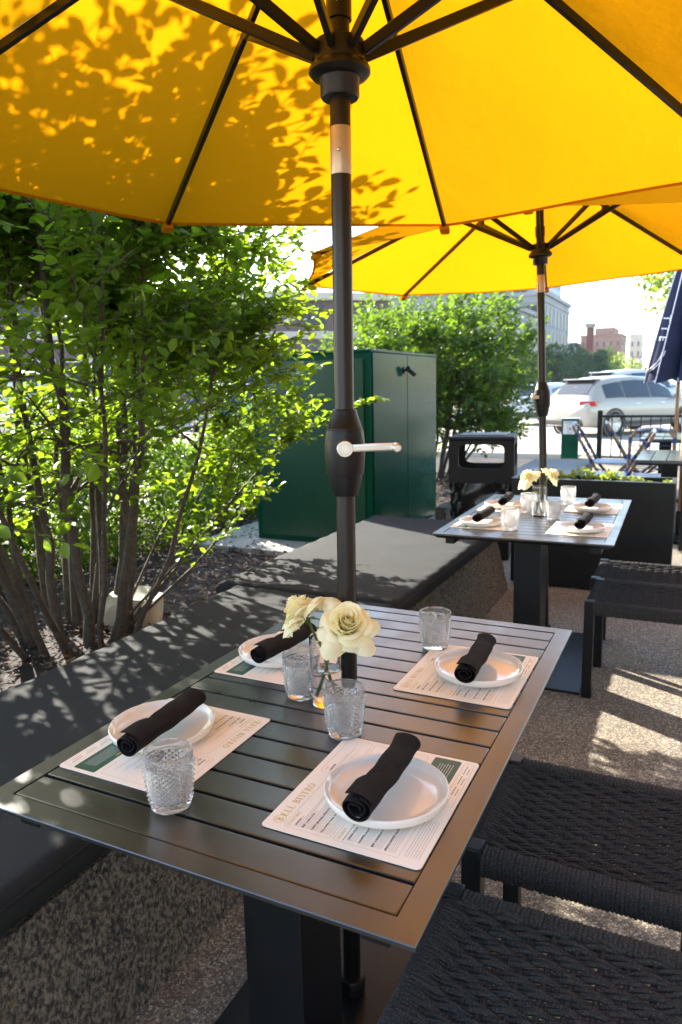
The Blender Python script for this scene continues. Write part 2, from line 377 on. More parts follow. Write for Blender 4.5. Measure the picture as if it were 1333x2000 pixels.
# ------------------------------------------------------------------ tables
TW,TL,FW=.762,1.213,.038
def table():
    t=thing('dining_table','dark slatted rectangular metal table in the foreground, set for four','table',(0,0,0),0,'dark slatted dining tables')
    hx,hy=TW/2,TL/2
    mb=MB()
    # bars with a thin outer lip and an underside chamfered inwards
    prof=[(0,.7335),(.0012,.7325),(FW*.55,.717),(FW,.717),(FW,.74),(.0012,.74),(0,.7388)]
    def bar_(L,M4):                         # mitred at both ends
        n=len(prof);vs=[(x,z,-(L/2-x)) for x,z in prof]+[(x,z,L/2-x) for x,z in prof]
        mb.add(vs,[(k,(k+1)%n,n+(k+1)%n,n+k) for k in range(n)],M4)
    for s_,ang_ in ((1,0),(-1,PI)):
        bar_(TL,Matrix.Rotation(ang_,4,'Z')@Matrix.Translation((-hx,0,0))@Matrix(((1,0,0,0),(0,0,-1,0),(0,1,0,0),(0,0,0,1))))
        bar_(TW,Matrix.Rotation(ang_,4,'Z')@Matrix.Translation((0,-hy,0))@Matrix.Rotation(PI/2,4,'Z')@Matrix(((1,0,0,0),(0,0,-1,0),(0,1,0,0),(0,0,0,1))))
    mb.build('frame',M['charcoal'],t,ang=20)
    sl=MB();n=17;span=TL-2*FW;p=span/n
    for i in range(n):
        y=-hy+FW+p*(i+.5);sl.box((0,y,.7285),(TW-2*FW-.004,p-.0065,.021),.0025)
    sl.build('slat_panel',M['charcoal'],t)
    s=MB();s.bb(-hx+.05,-hx+.09,-hy+.04,hy-.04,.69,.7155);s.bb(hx-.09,hx-.05,-hy+.04,hy-.04,.69,.7155);s.bb(-hx+.092,hx-.092,-.33,.1,.695,.7155)
    s.build('support_rail',M['black'],t)
    MB().bb(-.075,.05,-.31,-.15,.012,.694,.004).build('pedestal',M['black'],t)
    MB().bb(-.24,.25,-.42,.40,0,.0115,.002).build('base_plate',M['black'],t)
    MB().lathe([(.0215,.7405),(.030,.7405),(.030,.7435),(.0215,.7435)],32,close=True).build('umbrella_ring',M['black'],t)
    return t
T1=table()
T2Y=2.306
T2=dup(T1,'dark slatted metal table farther back beside the black planter',(-.012,T2Y,0),.02)

# ------------------------------------------------------------------ umbrellas
RCAN,ZC,ZP=1.265,1.945,2.40
def umbrella():
    t=thing('patio_umbrella','open yellow umbrella over the near table, leaf shadows on its canopy','umbrella',(0,0,.012),R(26),'open yellow umbrellas')
    off=R(27.9);A=[off+k*PI/4 for k in range(8)]
    Z=-.012
    MB().lathe([(.0,0),(.030,0),(.030,.035),(.0275,.039),(.0197,.040)],24).build('base_collar',M['black'],t)
    MB().lathe([(.0195,.02),(.0195,1.785)],28).build('pole',M['bronze'],t)
    MB().lathe([(.0195,1.858),(.0195,2.42)],28).build('upper_pole',M['bronze'],t)
    tj=MB().lathe([(.0192,1.778),(.0200,1.780),(.0200,1.862),(.0192,1.864)],28).build('tilt_joint',M['tan_metal'],t)
    MB().lathe([(0,.004),(.0035,.003),(.0045,0)],12,Matrix.Translation((-.004,-.0195,1.820))@Matrix.Rotation(R(90),4,'X')).build('rivet',M['silver'],tj)
    MB().lathe([(0,.004),(.0035,.003),(.0045,0)],12,Matrix.Translation((-.003,-.0195,2.07))@Matrix.Rotation(R(90),4,'X')).build('push_pin',M['silver'],t)
    hs=MB().lathe([(.0205,1.338),(.0245,1.336),(.026,1.33),(.0345,1.302),(.0362,1.300),(.0362,1.2965),(.0375,1.296),(.040,1.28),(.0412,1.262),(.0412,1.245),(.040,1.225),(.0372,1.206),(.0345,1.2055),(.034,1.203),(.0335,1.195),(.0262,1.166),(.0255,1.163),(.0205,1.162)],40).build('crank_housing',M['black'],t)
    ck=MB();Mx=Matrix.Translation((0,-.041,1.262))@Matrix.Rotation(R(90),4,'X')
    ck.lathe([(0,.013),(.0150,.013),(.0162,.0120),(.0162,0),(0,0)],28,Mx)
    ck.box((.055,-.0475,1.264),(.088,.009,.0155),.0035,Matrix.Rotation(R(-1),3,'Y'))
    ck.lathe([(0,.038),(.006,.038),(.0085,.036),(.0085,.0),(0,0)],18,Matrix.Translation((.1,-.044,1.2645))@Matrix.Rotation(R(90),4,'X'))
    ck.build('crank_handle',M['silver'],hs,ang=25)
    rg=MB().lathe([(.0102,.0145),(.0112,.0145),(.0112,.0135),(.0102,.0135)],24,Mx,close=True)
    rg.build('disc_ring',M['tan_metal'],hs)
    z0=1.925+Z
    hub=MB().lathe([(.0205,z0),(.034,z0),(.0365,z0+.004),(.0365,z0+.032),(.038,z0+.034),(.052,z0+.037),(.0575,z0+.043),(.0575,z0+.05),(.053,z0+.057),(.047,z0+.06),(.047,z0+.095),(.042,z0+.098),(.0205,z0+.099)],40)
    hub.build('runner_hub',M['bronze'],t)
    MB().lathe([(.0205,2.365),(.055,2.37),(.058,2.38),(.058,2.397),(.03,2.41),(0,2.41)],32).build('crown_hub',M['bronze'],t)
    MB().lathe([(0,2.41),(.012,2.41),(.012,2.435),(.026,2.45),(.028,2.47),(.018,2.49),(0,2.495)],20).build('finial',M['bronze'],t)
    MB().lathe([(.0196,2.045),(.0235,2.046),(.0235,2.094),(.0196,2.095)],28).build('upper_sleeve',M['bronze'],t)
    zr=lambda r: ZP-.012+(ZC-ZP)*r/RCAN
    for a in A:
        d=Vector((cos(a),sin(a),0))
        rb=MB().bar(d*.05+Vector((0,0,zr(.05)-.011)),d*(RCAN-.012)+Vector((0,0,zr(RCAN-.012)-.011)),.013,.02).build('rib',M['bronze'],t)
        MB().box(d*.447+Vector((0,0,zr(.447)-.026)),(.03,.02,.02),.003,Matrix.Rotation(a,3,'Z')).build('bracket',M['bronze'],rb)
        MB().bar(d*.046+Vector((0,0,z0+.078)),d*.447+Vector((0,0,zr(.447)-.03)),.0125,.021).build('strut',M['bronze'],t)
    cv=MB();hm=MB();r=random.Random(3)
    for k in range(8):
        a0,a1=A[k],A[k]+PI/4
        wob=[r.uniform(0,6) for _ in range(4)]
        def P(u,v,a0=a0,a1=a1,wob=wob):   # u: 0 apex..1 edge, v across the panel
            rr=.02+(RCAN-.02)*u
            p0=Vector((cos(a0)*rr,sin(a0)*rr,0));p1=Vector((cos(a1)*rr,sin(a1)*rr,0))
            p=p0.lerp(p1,v);b=4*v*(1-v)
            inn=1-.022*b*u**3
            z=ZP-.012+(ZC-ZP)*(rr/RCAN)-.028*b*u*(1.15-u)*1.6
            ed=math.exp(-min(v,1-v)/.12)
            z+=.0035*b*sin(9*u+wob[0])*sin(5*v+wob[1])+.0022*ed*u*sin(22*u+wob[2])*(b>0)*min(1,b*9)
            return (p.x*inn,p.y*inn,z+.001)
        cv.grid(P,26,16)
        hm.grid(lambda u,v:tuple(Vector(P(1-.013*v,u))-Vector((0,0,.0022))),16,1)
        hm.grid(lambda u,v:tuple(Vector(P(1,u))-Vector((0,0,.0022*v-.0004))),16,1)
    cv.build('canopy',M['yellow'],t,ang=60)
    hm.build('hem',M['hem'],t)
    for a in A:
        d=Vector((cos(a),sin(a),0));pk=MB()
        pk.box(d*(RCAN-.018)+Vector((0,0,ZC-.026)),(.042,.034,.022),.008,Matrix.Rotation(a,3,'Z')@Matrix.Rotation(R(16),3,'Y'))
        pk.build('rib_pocket',M['hem'],t)
    return t
U1=umbrella()
U1.rotation_euler=(0,R(.55),R(26))
U2=dup(U1,'open yellow umbrella over the far table, behind the near one',(-.022,2.53,.058))
# lean of the far pole as seen in the place
U2.rotation_euler=(Matrix.Rotation(R(-2.2),3,Vector((-sin(yaw),cos(yaw),0)))@Matrix.Rotation(R(-64),3,'Z')).to_euler()
U1.rotation_euler=(Matrix.Rotation(R(.45),3,Vector((-sin(yaw),cos(yaw),0)))@Matrix.Rotation(R(26),3,'Z')).to_euler()

# ------------------------------------------------------------------ stools
def stool():
    t=thing('woven_stool','woven charcoal rope stool nearest the camera, cut by the frame edge','stool',(.49,-.315,0),0,'woven rope stools')
    hx,hy=.235,.215;lg=.042
    for sx in (-1,1):
        for sy in (-1,1):
            MB().bb(*sorted((sx*hx,sx*(hx-lg))),*sorted((sy*hy,sy*(hy-lg))),0,.446,.004).build('leg',M['black'],t)
    def rail(p0,p1,n,w,h,axis,zc,amp):
        mb=MB();seg=16;P0=Vector(p0);P1=Vector(p1);d=P1-P0;side=Vector((0,1,0)) if axis=='x' else Vector((1,0,0))
        rr=random.Random(n);k=6;tot=n*k;vs=[]
        ja=[rr.uniform(-.0007,.0012) for _ in range(n+1)]
        for i in range(tot+1):
            o=amp*abs(sin(PI*i/k))+ja[i//k]
            c=P0+d*(i/tot)
            for q in range(seg):
                a=2*PI*q/seg;ca,sa=cos(a),sin(a)
                x=math.copysign(abs(ca)**.6,ca)*(w/2+o);z=math.copysign(abs(sa)**.6,sa)*(h/2+o)
                vs.append(c+side*x+Vector((0,0,zc+z)))
        fs=[(i*seg+q,i*seg+(q+1)%seg,(i+1)*seg+(q+1)%seg,(i+1)*seg+q) for i in range(tot) for q in range(seg)]
        mb.add(vs,fs);return mb
    for sy in (-1,1): rail((-hx+lg,sy*(hy-.020),0),(hx-lg,sy*(hy-.020),0),46,.040,.056,'x',.413,.0022).build('wrapped_rail',M['rope'],t)
    for sx in (-1,1): rail((sx*(hx-.024),-hy+lg,0),(sx*(hx-.024),hy-lg,0),58,.046,.05,'y',.413,.0014).build('wrapped_rail',M['rope'],t)
    st=MB();n=44;y0=-hy+.034;y1=hy-.034;x0=-hx+.02;x1=hx-.02;rr=random.Random(9)
    for i in range(n):
        y=y0+(y1-y0)*i/(n-1);ph=PI*((i//2)%2)+.25*sin(i*1.7)
        pts=[]
        for k in range(57):
            s=k/56;x=x0+(x1-x0)*s
            env=min(1,min(s,1-s)*9)
            dip=-.016*(1-(2*s-1)**4)*(1-(2*i/(n-1)-1)**6)-.004
            z=.437+dip*env+env*.0042*sin(2*PI*x/.082+ph)
            pts.append((x,y+env*.0022*cos(2*PI*x/.082+ph)*(1 if i%2 else -1),z))
        st.tube(pts,.0050,6,True)
    st.build('woven_seat',M['rope'],t)
    wp=MB();
    for k in range(10):
        x=-hx+.052+k*.041
        wp.tube([(x,y0+(y1-y0)*s/8,.437-.022*(1 if 0<s<8 else .5)) for s in range(9)],.006,6)
    wp.build('cross_cord',M['rope'],t)
    return t
ST=stool()
dup(ST,'woven charcoal rope stool second from camera, at the near table\'s right',(.49,.222,0))
dup(ST,'woven rope stool in front at the far table, with its black legs in view',(.49,2.085,0))
dup(ST,'farthest woven rope stool, its back edge striped with sun',(.465,2.50,0))

# ------------------------------------------------------------------ placemats
def letter(ch):
    """serif capital, unit height, list of (polyline, widths) strokes"""
    th,tn,sf=.17,.06,.05
    S_=[]
    def ser(x,y,w=.34): S_.append(([(x-w/2,y),(x+w/2,y)],[sf,sf]))
    if ch=='E': S_+=[([(.16,0),(.16,1)],[th,th]),([(.16,.97),(.62,.97)],[tn,tn]),([(.16,.5),(.5,.5)],[tn,tn]),([(.16,.03),(.66,.03)],[tn,tn]),([(.62,.97),(.62,.78)],[tn,tn]),([(.66,.03),(.66,.26)],[tn,tn]),([(.5,.4),(.5,.6)],[tn,tn])];wd=.76
    elif ch=='L': S_+=[([(.16,0),(.16,1)],[th,th]),([(.16,.03),(.62,.03)],[tn,tn]),([(.62,.03),(.62,.28)],[tn,tn])];ser(.16,.98);wd=.70
    elif ch=='I': S_+=[([(.16,0),(.16,1)],[th,th])];ser(.16,.98);ser(.16,.02);wd=.40
    elif ch=='T': S_+=[([(.36,0),(.36,1)],[th,th]),([(.02,.97),(.70,.97)],[tn,tn]),([(.02,.97),(.02,.76)],[tn,tn]),([(.70,.97),(.70,.76)],[tn,tn])];ser(.36,.02);wd=.8
    elif ch in 'BR':
        S_+=[([(.16,0),(.16,1)],[th,th])]
        b=[(.16+.36*math.cos(a)*1.0,.745+.23*math.sin(a)) for a in [PI/2-PI*i/10 for i in range(11)]]
        S_.append(([(.16,.975)]+b+[(.16,.515)],[tn]*2+[.06,.10,.14,.17,.17,.17,.14,.10,.06]+[tn]*2))
        if ch=='B':
            b=[(.16+.42*math.cos(a),.265+.24*math.sin(a)) for a in [PI/2-PI*i/10 for i in range(11)]]
            S_.append(([(.16,.505)]+b+[(.16,.025)],[tn]*2+[.06,.10,.14,.18,.18,.18,.14,.10,.06]+[tn]*2))
            ser(.12,.98,.26);ser(.12,.02,.26);wd=.72
        else:
            S_.append(([(.34,.5),(.66,.02)],[.15,.15]));ser(.14,.98,.28);ser(.16,.02);ser(.68,.02,.2);wd=.8
    elif ch=='O':
        n=24;p=[(.44+.37*cos(2*PI*i/n),.5+.46*sin(2*PI*i/n)) for i in range(n+1)];S_.append((p,[.06+.12*abs(cos(2*PI*i/n)) for i in range(n+1)]));wd=.92
    elif ch=='S':
        p=[(.52,.76),(.44,.92),(.30,.97),(.14,.88),(.11,.73),(.20,.60),(.36,.50),(.50,.38),(.53,.22),(.43,.07),(.28,.03),(.13,.10),(.06,.26)]
        S_.append((p,[.05,.06,.07,.10,.13,.16,.18,.16,.13,.10,.07,.06,.05]));wd=.64
    else: wd=.4
    return S_,wd
def stroke(mb,poly,ws,z,T):
    n=len(poly);vs=[]
    for i in range(n):
        a=Vector(poly[max(0,i-1)]);b=Vector(poly[min(n-1,i+1)]);d=(b-a)
        d=d.normalized() if d.length>1e-9 else Vector((1,0));nn=Vector((-d.y,d.x))
        p=Vector(poly[i]);e=Vector((0,0))
        for q in (p+nn*ws[i]/2,p-nn*ws[i]/2): vs.append((*T(q.x,q.y),z))
    mb.add(vs,[(2*i,2*i+1,2*i+3,2*i+2) for i in range(n-1)])
def textmesh(mb,s,x,y,size,z,T,bold=.0,sp=1.):
    cu=bpy.data.curves.new('t','FONT');cu.body=s;cu.size=size/.7;cu.offset=bold*size;cu.space_character=sp;cu.resolution_u=2
    o=bpy.data.objects.new('t',cu);COL.objects.link(o)
    bpy.context.view_layer.update()
    me=bpy.data.meshes.new_from_object(o)
    mb.add([(*T(v.co.x+x,v.co.y+y),z) for v in me.vertices],[tuple(p.vertices) for p in me.polygons])
    wd=max([v.co.x for v in me.vertices] or [0])
    bpy.data.objects.remove(o);bpy.data.curves.remove(cu);bpy.data.meshes.remove(me);return wd
MU,MV=.308,.257
def placemat():
    # local frame: text runs along +y of the table (u), lines step along +x (v); origin at the mat centre
    t=thing('placemat','cream menu placemat nearest the camera on the near table','placemat',(.2115,-.322,.7402),0,'cream menu placemats')
    T=lambda u,v:(-MV/2+v,-MU/2+u)          # u along text, v = distance DOWN the page
    TT=lambda x,y,v0: None
    bm_=MB();rc=.008;poly=[]
    for cx,cy,a0 in ((MV/2-rc,MU/2-rc,0),(-MV/2+rc,MU/2-rc,90),(-MV/2+rc,-MU/2+rc,180),(MV/2-rc,-MU/2+rc,270)):
        for k in range(5): a=R(a0+22.5*k);poly.append((cx+rc*cos(a),cy+rc*sin(a)))
    bm_.prism(poly,0,.0011)
    bm_.build('card',M['paper'],t,smooth=False)
    z=.0013
    def place(u0,v0):   # text space (x right, y up) -> table space
        return lambda x,y:T(u0+x,v0-y)
    heads=[];gold=MB();ink=MB();grey=MB();pan=MB()
    # title
    u=.020;h=.0125;v0=.0265
    pl=lambda x,y,uu=None:T(uu+x,v0-y)
    cx,cy=u+.006,.020
    for rad in (.0098,): stroke(gold,[(cx+rad*cos(2*PI*i/28),cy+rad*sin(2*PI*i/28)) for i in range(29)],[.0009]*29,z,lambda a,b:T(a,b))
    cur=u+.0015
    for i,ch in enumerate('BELL BISTRO'):
        st,wd=letter(ch)
        for p,ws in st: stroke(gold,[(cur+a*h,b*h) for a,b in p],[q*h for q in ws],z,lambda a,b:T(a,v0-b))
        cur+=(wd+.12)*h
        if i==0: cur+=.0035
    def rect(u0,u1,v0,v1,w=.0005):
        pts=[(u0,v0),(u1,v0),(u1,v1),(u0,v1)];c=.004;q=[]
        for (x,y),(sx,sy) in zip(pts,((1,1),(-1,1),(-1,-1),(1,-1))):
            a0={(1,1):180,(-1,1):270,(-1,-1):0,(1,-1):90}[(sx,sy)]
            for k in range(5): a=R(a0+22.5*k);q.append((x+sx*c+c*cos(a),y+sy*c+c*sin(a)))
        q.append(q[0]);stroke(grey,q,[w]*len(q),z,lambda a,b:T(a,b))
    r=random.Random(12)
    def dashes(u0,u1,v,w=.00075,mb=grey):
        x=u0
        while x<u1:
            L=r.uniform(.002,.007);stroke(mb,[(x,v),(min(u1,x+L),v)],[w,w],z,lambda a,b:T(a,b));x+=L+.0011
    def head(s,u,v,size=.0052):
        g_=MB();textmesh(g_,s,0,0,size,z,place(u,v),.01,1.15);heads.append(g_)
    def item(s,u,v,n=3,price=None,w=.12):
        wd=textmesh(ink,s,0,0,.0036,z,place(u,v),.045,1.0)
        for k in range(n): dashes(u,u+w*r.uniform(.65,1.),v+.0031+.0031*k)
        if price: dashes(u+wd+.002,u+wd+.007,v-.0012,.001)
    rect(.013,.168,.034,.112);head('STARTERS',.017,.0425)
    for s,v,n in (('LANGOS',.0515,2),('BEEF CARPACCIO',.064,3),('CRISPY BRUSSELS SPROUTS',.0795,3),('YELLOWFIN TUNA TATAKI',.0955,4)): item(s,.02,v,n,1)
    rect(.013,.152,.117,.219);head('SALADS',.017,.126);dashes(.017,.10,.1315,.0011,ink)
    for s,v,n in (('CAESAR SALAD',.140,3),('CHOPPED SALAD',.1575,4),('BEET & BURRATA SALAD',.178,4),('SPRING HARVEST SALAD',.1985,4)): item(s,.02,v,n,1)
    for k in range(6): dashes(.02,.02+r.uniform(.09,.125),.2265+.0042*k)
    rect(.176,.296,.012,.060);head('HOT',.182,.0205,.004)
    for v in (.028,.038,.049): item('CHICKEN' if v<.03 else 'HOT',.184,v,2,None,.09)
    rect(.176,.296,.066,.168)
    for v in (.074,.088,.102,.116,.130,.146): dashes(.182,.215,v,.0016,ink);[dashes(.182,.182+r.uniform(.06,.1),v+.0034+.0032*k) for k in range(2)]
    rect(.16,.298,.2335,.2515);head('SIDES',.165,.242,.0042)
    for k in range(3): dashes(.195+.034*k,.222+.034*k,.2405,.0013,ink);dashes(.195+.034*k,.215+.034*k,.2465,.0011,ink)
    c=.004;u0,u1,va,vb=.203,.300,.179,.2275;pp=[]
    for x,y,a0 in ((u1-c,vb-c,0),(u0+c,vb-c,90),(u0+c,va+c,180),(u1-c,va+c,270)):
        for k in range(5): a=R(a0+22.5*k);pp.append((*T(x+c*cos(a),y+c*sin(a)),.00125))
    pan.add(pp,[tuple(range(len(pp)))])
    z=.0015
    g2=MB()
    for k in range(6): 
        u=.215;x=u
        while x<.28:
            L=r.uniform(.003,.008);stroke(g2,[(x,.194+.0046*k),(min(.285,x+L),.194+.0046*k)],[.001,.001],z,lambda a,b:T(a,b));x+=L+.0012
    gp=MB();stroke(gp,[(.212,.186),(.238,.186)],[.003,.003],z,lambda a,b:T(a,b));pass
    allp=MB();idx=[];mats_=[M['gold'],M['ink'],M['greyink'],M['white']]
    for mb_,k in [(gold,0)]+[(g_,0) for g_ in heads]+[(gp,0),(ink,1),(grey,2),(g2,3)]:
        allp.add(mb_.v,mb_.f);idx+=[k]*len(mb_.f)
    o=allp.build('menu_print',mats_[0],t,smooth=False)
    for m_ in mats_[1:]: o.data.materials.append(m_)
    o.data.polygons.foreach_set('material_index',idx)
    pan.build('green_box',M['panel'],t,smooth=False)
    return t
PM=placemat()
mats=[PM]
for lab,x,y,rz in (('cream menu placemat at right on the near table, farther place',.21,.219,0),
    ('cream menu placemat on the bench side of the near table, front place',-.214,-.319,PI),
    ('cream menu placemat behind the vase, bench side of the near table',-.214,.146,PI),
    ('cream menu placemat on the far table, right side, front place',.213,2.0,0),
    ('cream menu placemat on the far table, right side, rear place',.197,2.585,0),
    ('cream menu placemat on the far table, left side, front place',-.222,2.005,PI),
    ('cream menu placemat on the far table, left side, rear place',-.228,2.47,PI)):
    dup(PM,lab,(x,y,.7402),rz)

def plate():
    pr=[(0,.0025),(.058,.0025),(.060,0),(.068,0),(.070,.003),(.092,.0065),(.0985,.012),(.1003,.022),(.0998,.0242),(.0983,.0248),(.0968,.0238),(.0945,.0155),(.088,.0105),(.07,.0085),(0,.0075)]
    o=MB().lathe(pr,72).build('plate',M['plate'],ang=70);return o
PL=tag(plate(),'round cream plate nearest the camera on the near table','plate','round cream plates');PL.location=(.232,-.335,.7422)
def cp(o,lab,loc,rz=0):
    c=o.copy();COL.objects.link(c);c.location=loc;c.rotation_euler=(0,0,rz);c['label']=lab;return c
PLs=[(.232,.215,'round cream plate at right on the near table, farther place'),(-.248,-.30,'round cream plate on the bench side of the near table, front place'),
 (-.245,.135,'round cream plate behind the vase, bench side of the near table'),(.222,1.962,'round cream plate on the far table, right side, front place'),
 (.198,2.505,'round cream plate on the far table, right side, rear place'),(-.228,1.952,'round cream plate on the far table, left side, front place'),(-.245,2.465,'round cream plate on the far table, left side, rear place')]
for x,y,l in PLs: cp(PL,l,(x,y,.7422))

def napkin():
    L=.205;mb=MB();turns=2.35;nth=74;ny=26;th=.0016;rr=random.Random(2)
    def cen(u,v,off):
        y=(v-.5)*L
        endv=turns*2*PI+ (1.0*(v-.5))
        a=endv*u
        r=.0055+.0188*(a/(turns*2*PI))+off
        lump=1+.05*sin(v*9+a*.7)+.03*sin(v*21+1.3*a)
        fl=.82+.06*sin(v*5)
        b=a+PI*.55-turns*2*PI
        return (r*lump*cos(b)*1.08,y+.0022*sin(a*1.9+1)*(1 if v in (0,1) else 0),r*lump*sin(b)*fl)
    mb.grid(lambda u,v:cen(u,v,th),nth,ny);mb.grid(lambda u,v:cen(1-u,v,0),nth,ny)
    for v in (0,1): 
        for i in range(nth):
            a,b=i/nth,(i+1)/nth;q=[cen(a,v,0),cen(a,v,th),cen(b,v,th),cen(b,v,0)];mb.add(q,[(0,1,2,3)])
    q=[(cen(1,j/ny,0),cen(1,j/ny,th)) for j in range(ny+1)]
    for j in range(ny): mb.add([q[j][0],q[j][1],q[j+1][1],q[j+1][0]],[(0,1,2,3)])
    # folded-over outer corner
    def flap(u,v,off):
        v2=.02+.44*v*(1-.55*u);a=PI*.15+1.75*u
        r=.0243+.0018+off
        return (r*cos(a)*1.12,(v2-.5)*L*1.0,r*sin(a)*.86)
    mb.grid(lambda u,v:flap(u,v,.0012),22,14)
    mb.grid(lambda u,v:flap(1-u,v,-.0006),22,14)
    return mb.build('rolled_napkin',M['napkin'],ang=50)
NP=tag(napkin(),'rolled black napkin nearest the camera on the near table','napkin','rolled black napkins')
NP.location=(.228,-.338,.7865);NP.rotation_euler=(R(1.5),0,R(-1))
zz=.7865
for x,y,rz,rx,l in ((.228,.205,2,1,'rolled black napkin at right on the near table, farther place'),(-.222,-.328,1.5,1,'rolled black napkin on the bench side of the near table, front place'),
 (-.225,.125,-7,0,'rolled black napkin behind the vase, bench side of the near table'),(.228,1.97,-2,1,'rolled black napkin on the far table, right side, front place'),
 (.196,2.555,-3,1,'rolled black napkin on the far table, right side, rear place'),(-.226,1.985,-3,1,'rolled black napkin on the far table, left side, front place'),(-.235,2.475,2,1,'rolled black napkin on the far table, left side, rear place')):
    c=cp(NP,l,(x,y,zz));c.rotation_euler=(R(rx),0,R(rz))

# ------------------------------------------------------------------ glasses, vases, roses
def tumbler():
    mb=MB();n=44;rows=17;z0,z1=.010,.079
    def rad(z): return .0305+.0085*min(1,z/.07)**.7
    # outside: foot, faceted band, plain lip; inside
    vs=[];fs=[];ring=lambda r,z:[(r*cos(2*PI*k/n),r*sin(2*PI*k/n),z) for k in range(n)]
    rings=[ring(.020,.0012),ring(.0285,0),ring(.0312,.0022),ring(.0322,.006)]
    for j in range(rows+1):
        z=z0+(z1-z0)*j/rows;row=[]
        for k in range(n):
            r=rad(z)+(.0027 if (j+k)%2==0 and 0<j<rows else 0)
            row.append((r*cos(2*PI*k/n),r*sin(2*PI*k/n),z))
        rings.append(row)
    for r,z in ((.0398,.082),(.0402,.091),(.0396,.0945),(.0382,.0955),(.0372,.0942),(.0368,.088),(.0366,.079),(.034,.05),(.030,.02),(.026,.0125),(.012,.0105)): rings.append(ring(r,z))
    for rg in rings: vs+=rg
    nr=len(rings)
    for j in range(nr-1):
        for k in range(n):
            k2=(k+1)%n;a,b,c_,d=j*n+k,j*n+k2,(j+1)*n+k2,(j+1)*n+k
            jj=j-4
            if 0<=jj<rows:
                if (jj+k)%2==0: fs+=[(a,b,d),(b,c_,d)]
                else: fs+=[(a,b,c_),(a,c_,d)]
            else: fs.append((a,b,c_,d))
    fs.append(tuple(range(n-1,-1,-1)));fs.append(tuple((nr-1)*n+k for k in range(n)))
    mb.add(vs,fs);return mb.build('cut_glass_tumbler',M['pressed'],ang=12)
GL=tag(tumbler(),'cut glass tumbler at the front left of the near table','glass','clear cut glass tumblers');GL.location=(-.077,-.487,.7403)
for x,y,z,l in ((.075,-.160,.7403,'cut glass tumbler in front of the vase on the near table'),(-.085,-.040,.7403,'cut glass tumbler left of the vase on the near table'),(.086,.345,.7403,'cut glass tumbler at the back right of the near table'),
 (-.078,1.885,.7403,'cut glass tumbler on the far table, front left'),(.062,2.20,.7403,'cut glass tumbler on the far table, right in front of the vase'),(-.095,2.37,.7403,'cut glass tumbler on the far table, left behind the vase'),(.055,2.675,.7403,'cut glass tumbler on the far table, back right')):
    cp(GL,l,(x,y,z),rnd.uniform(0,.4))
VX,VY=-.018,-.052
def vase():
    t=thing('flower_vase','clear cylinder vase with water and two roses on the near table','vase',(VX,VY,.7403),0,'glass vases of roses')
    H=.149
    MB().lathe([(0,0),(.029,0),(.0310,.0015),(.0315,.004),(.0316,.008),(.0345,H-.006),(.03455,H-.002),(.0341,H-.0004),(.0335,H),(.0330,H-.0006),(.03285,H-.003),(.0328,H-.008),(.0300,.020),(.0296,.0165),(.027,.0125),(.022,.012),(0,.012)],64).build('vase_glass',M['glass'],t,ang=35)
    MB().lathe([(0,.0118),(.022,.0118),(.0273,.0123),(.0299,.0163),(.0303,.020),(.0316,.074),(.0317,.0762),(.0312,.0760),(.029,.0752),(0,.075)],64).build('water',M['water'],t,ang=50)
    return t
VA=vase();VB=dup(VA,'clear cylinder vase with water and two roses on the far table',(-.022,2.255,.7403))
def rosepetal(mb,ang,k,size,Q,r):
    """k 0 bud .. 1 outermost; a cupped patch of a surface of revolution with a free rim"""
    nu,nv=12,9
    Rk=(.0040+.0335*k**1.1)*size;H=(.050-.017*k)*size;fl=.04+.44*k**2.2;hw=R(112)*max(0,1-k)**1.2+R(38)
    drop=.030*size*max(0,k-.45)/.55;tip=.16+.42*k;z0=.004*size*(1-k)
    j1,j2,j3=r.uniform(-1,1),r.uniform(-1,1),r.uniform(0,6)
    def P(u,v):
        x=2*u-1
        vm=1-.30*abs(x)**2.4-tip*abs(x)**1.1*.45+.05*j1*x
        t=v*vm;b=1-t
        p0=(.001,0);p1=(Rk*1.0,.0);p2=(Rk*.98,H*.62);p3=(Rk*(1+fl),H-drop*.6)
        rho=b**3*p0[0]+3*b*b*t*p1[0]+3*b*t*t*p2[0]+t**3*p3[0]
        z=b**3*p0[1]+3*b*b*t*p1[1]+3*b*t*t*p2[1]+t**3*p3[1]
        rim=max(0,(v-.72)/.28)
        rho+=rim**2*(.0022+.007*k)*size*(1+.4*sin(3*x+j3));z-=rim**2*drop*.55
        side=max(0,abs(x)-.6)/.4
        rho+=side**2*(.001+.004*k)*size;z+=.0012*size*sin(4*x+j3)*t*k
        rho+=.0016*size*x*(1-.4*k)
        rho*=1+.05*sin(2.3*x+j3)
        a=ang+x*hw*(.42+.58*t**.5)
        return (rho*cos(a),rho*sin(a),z+z0)
    mb.grid(P,nu,nv,Q)
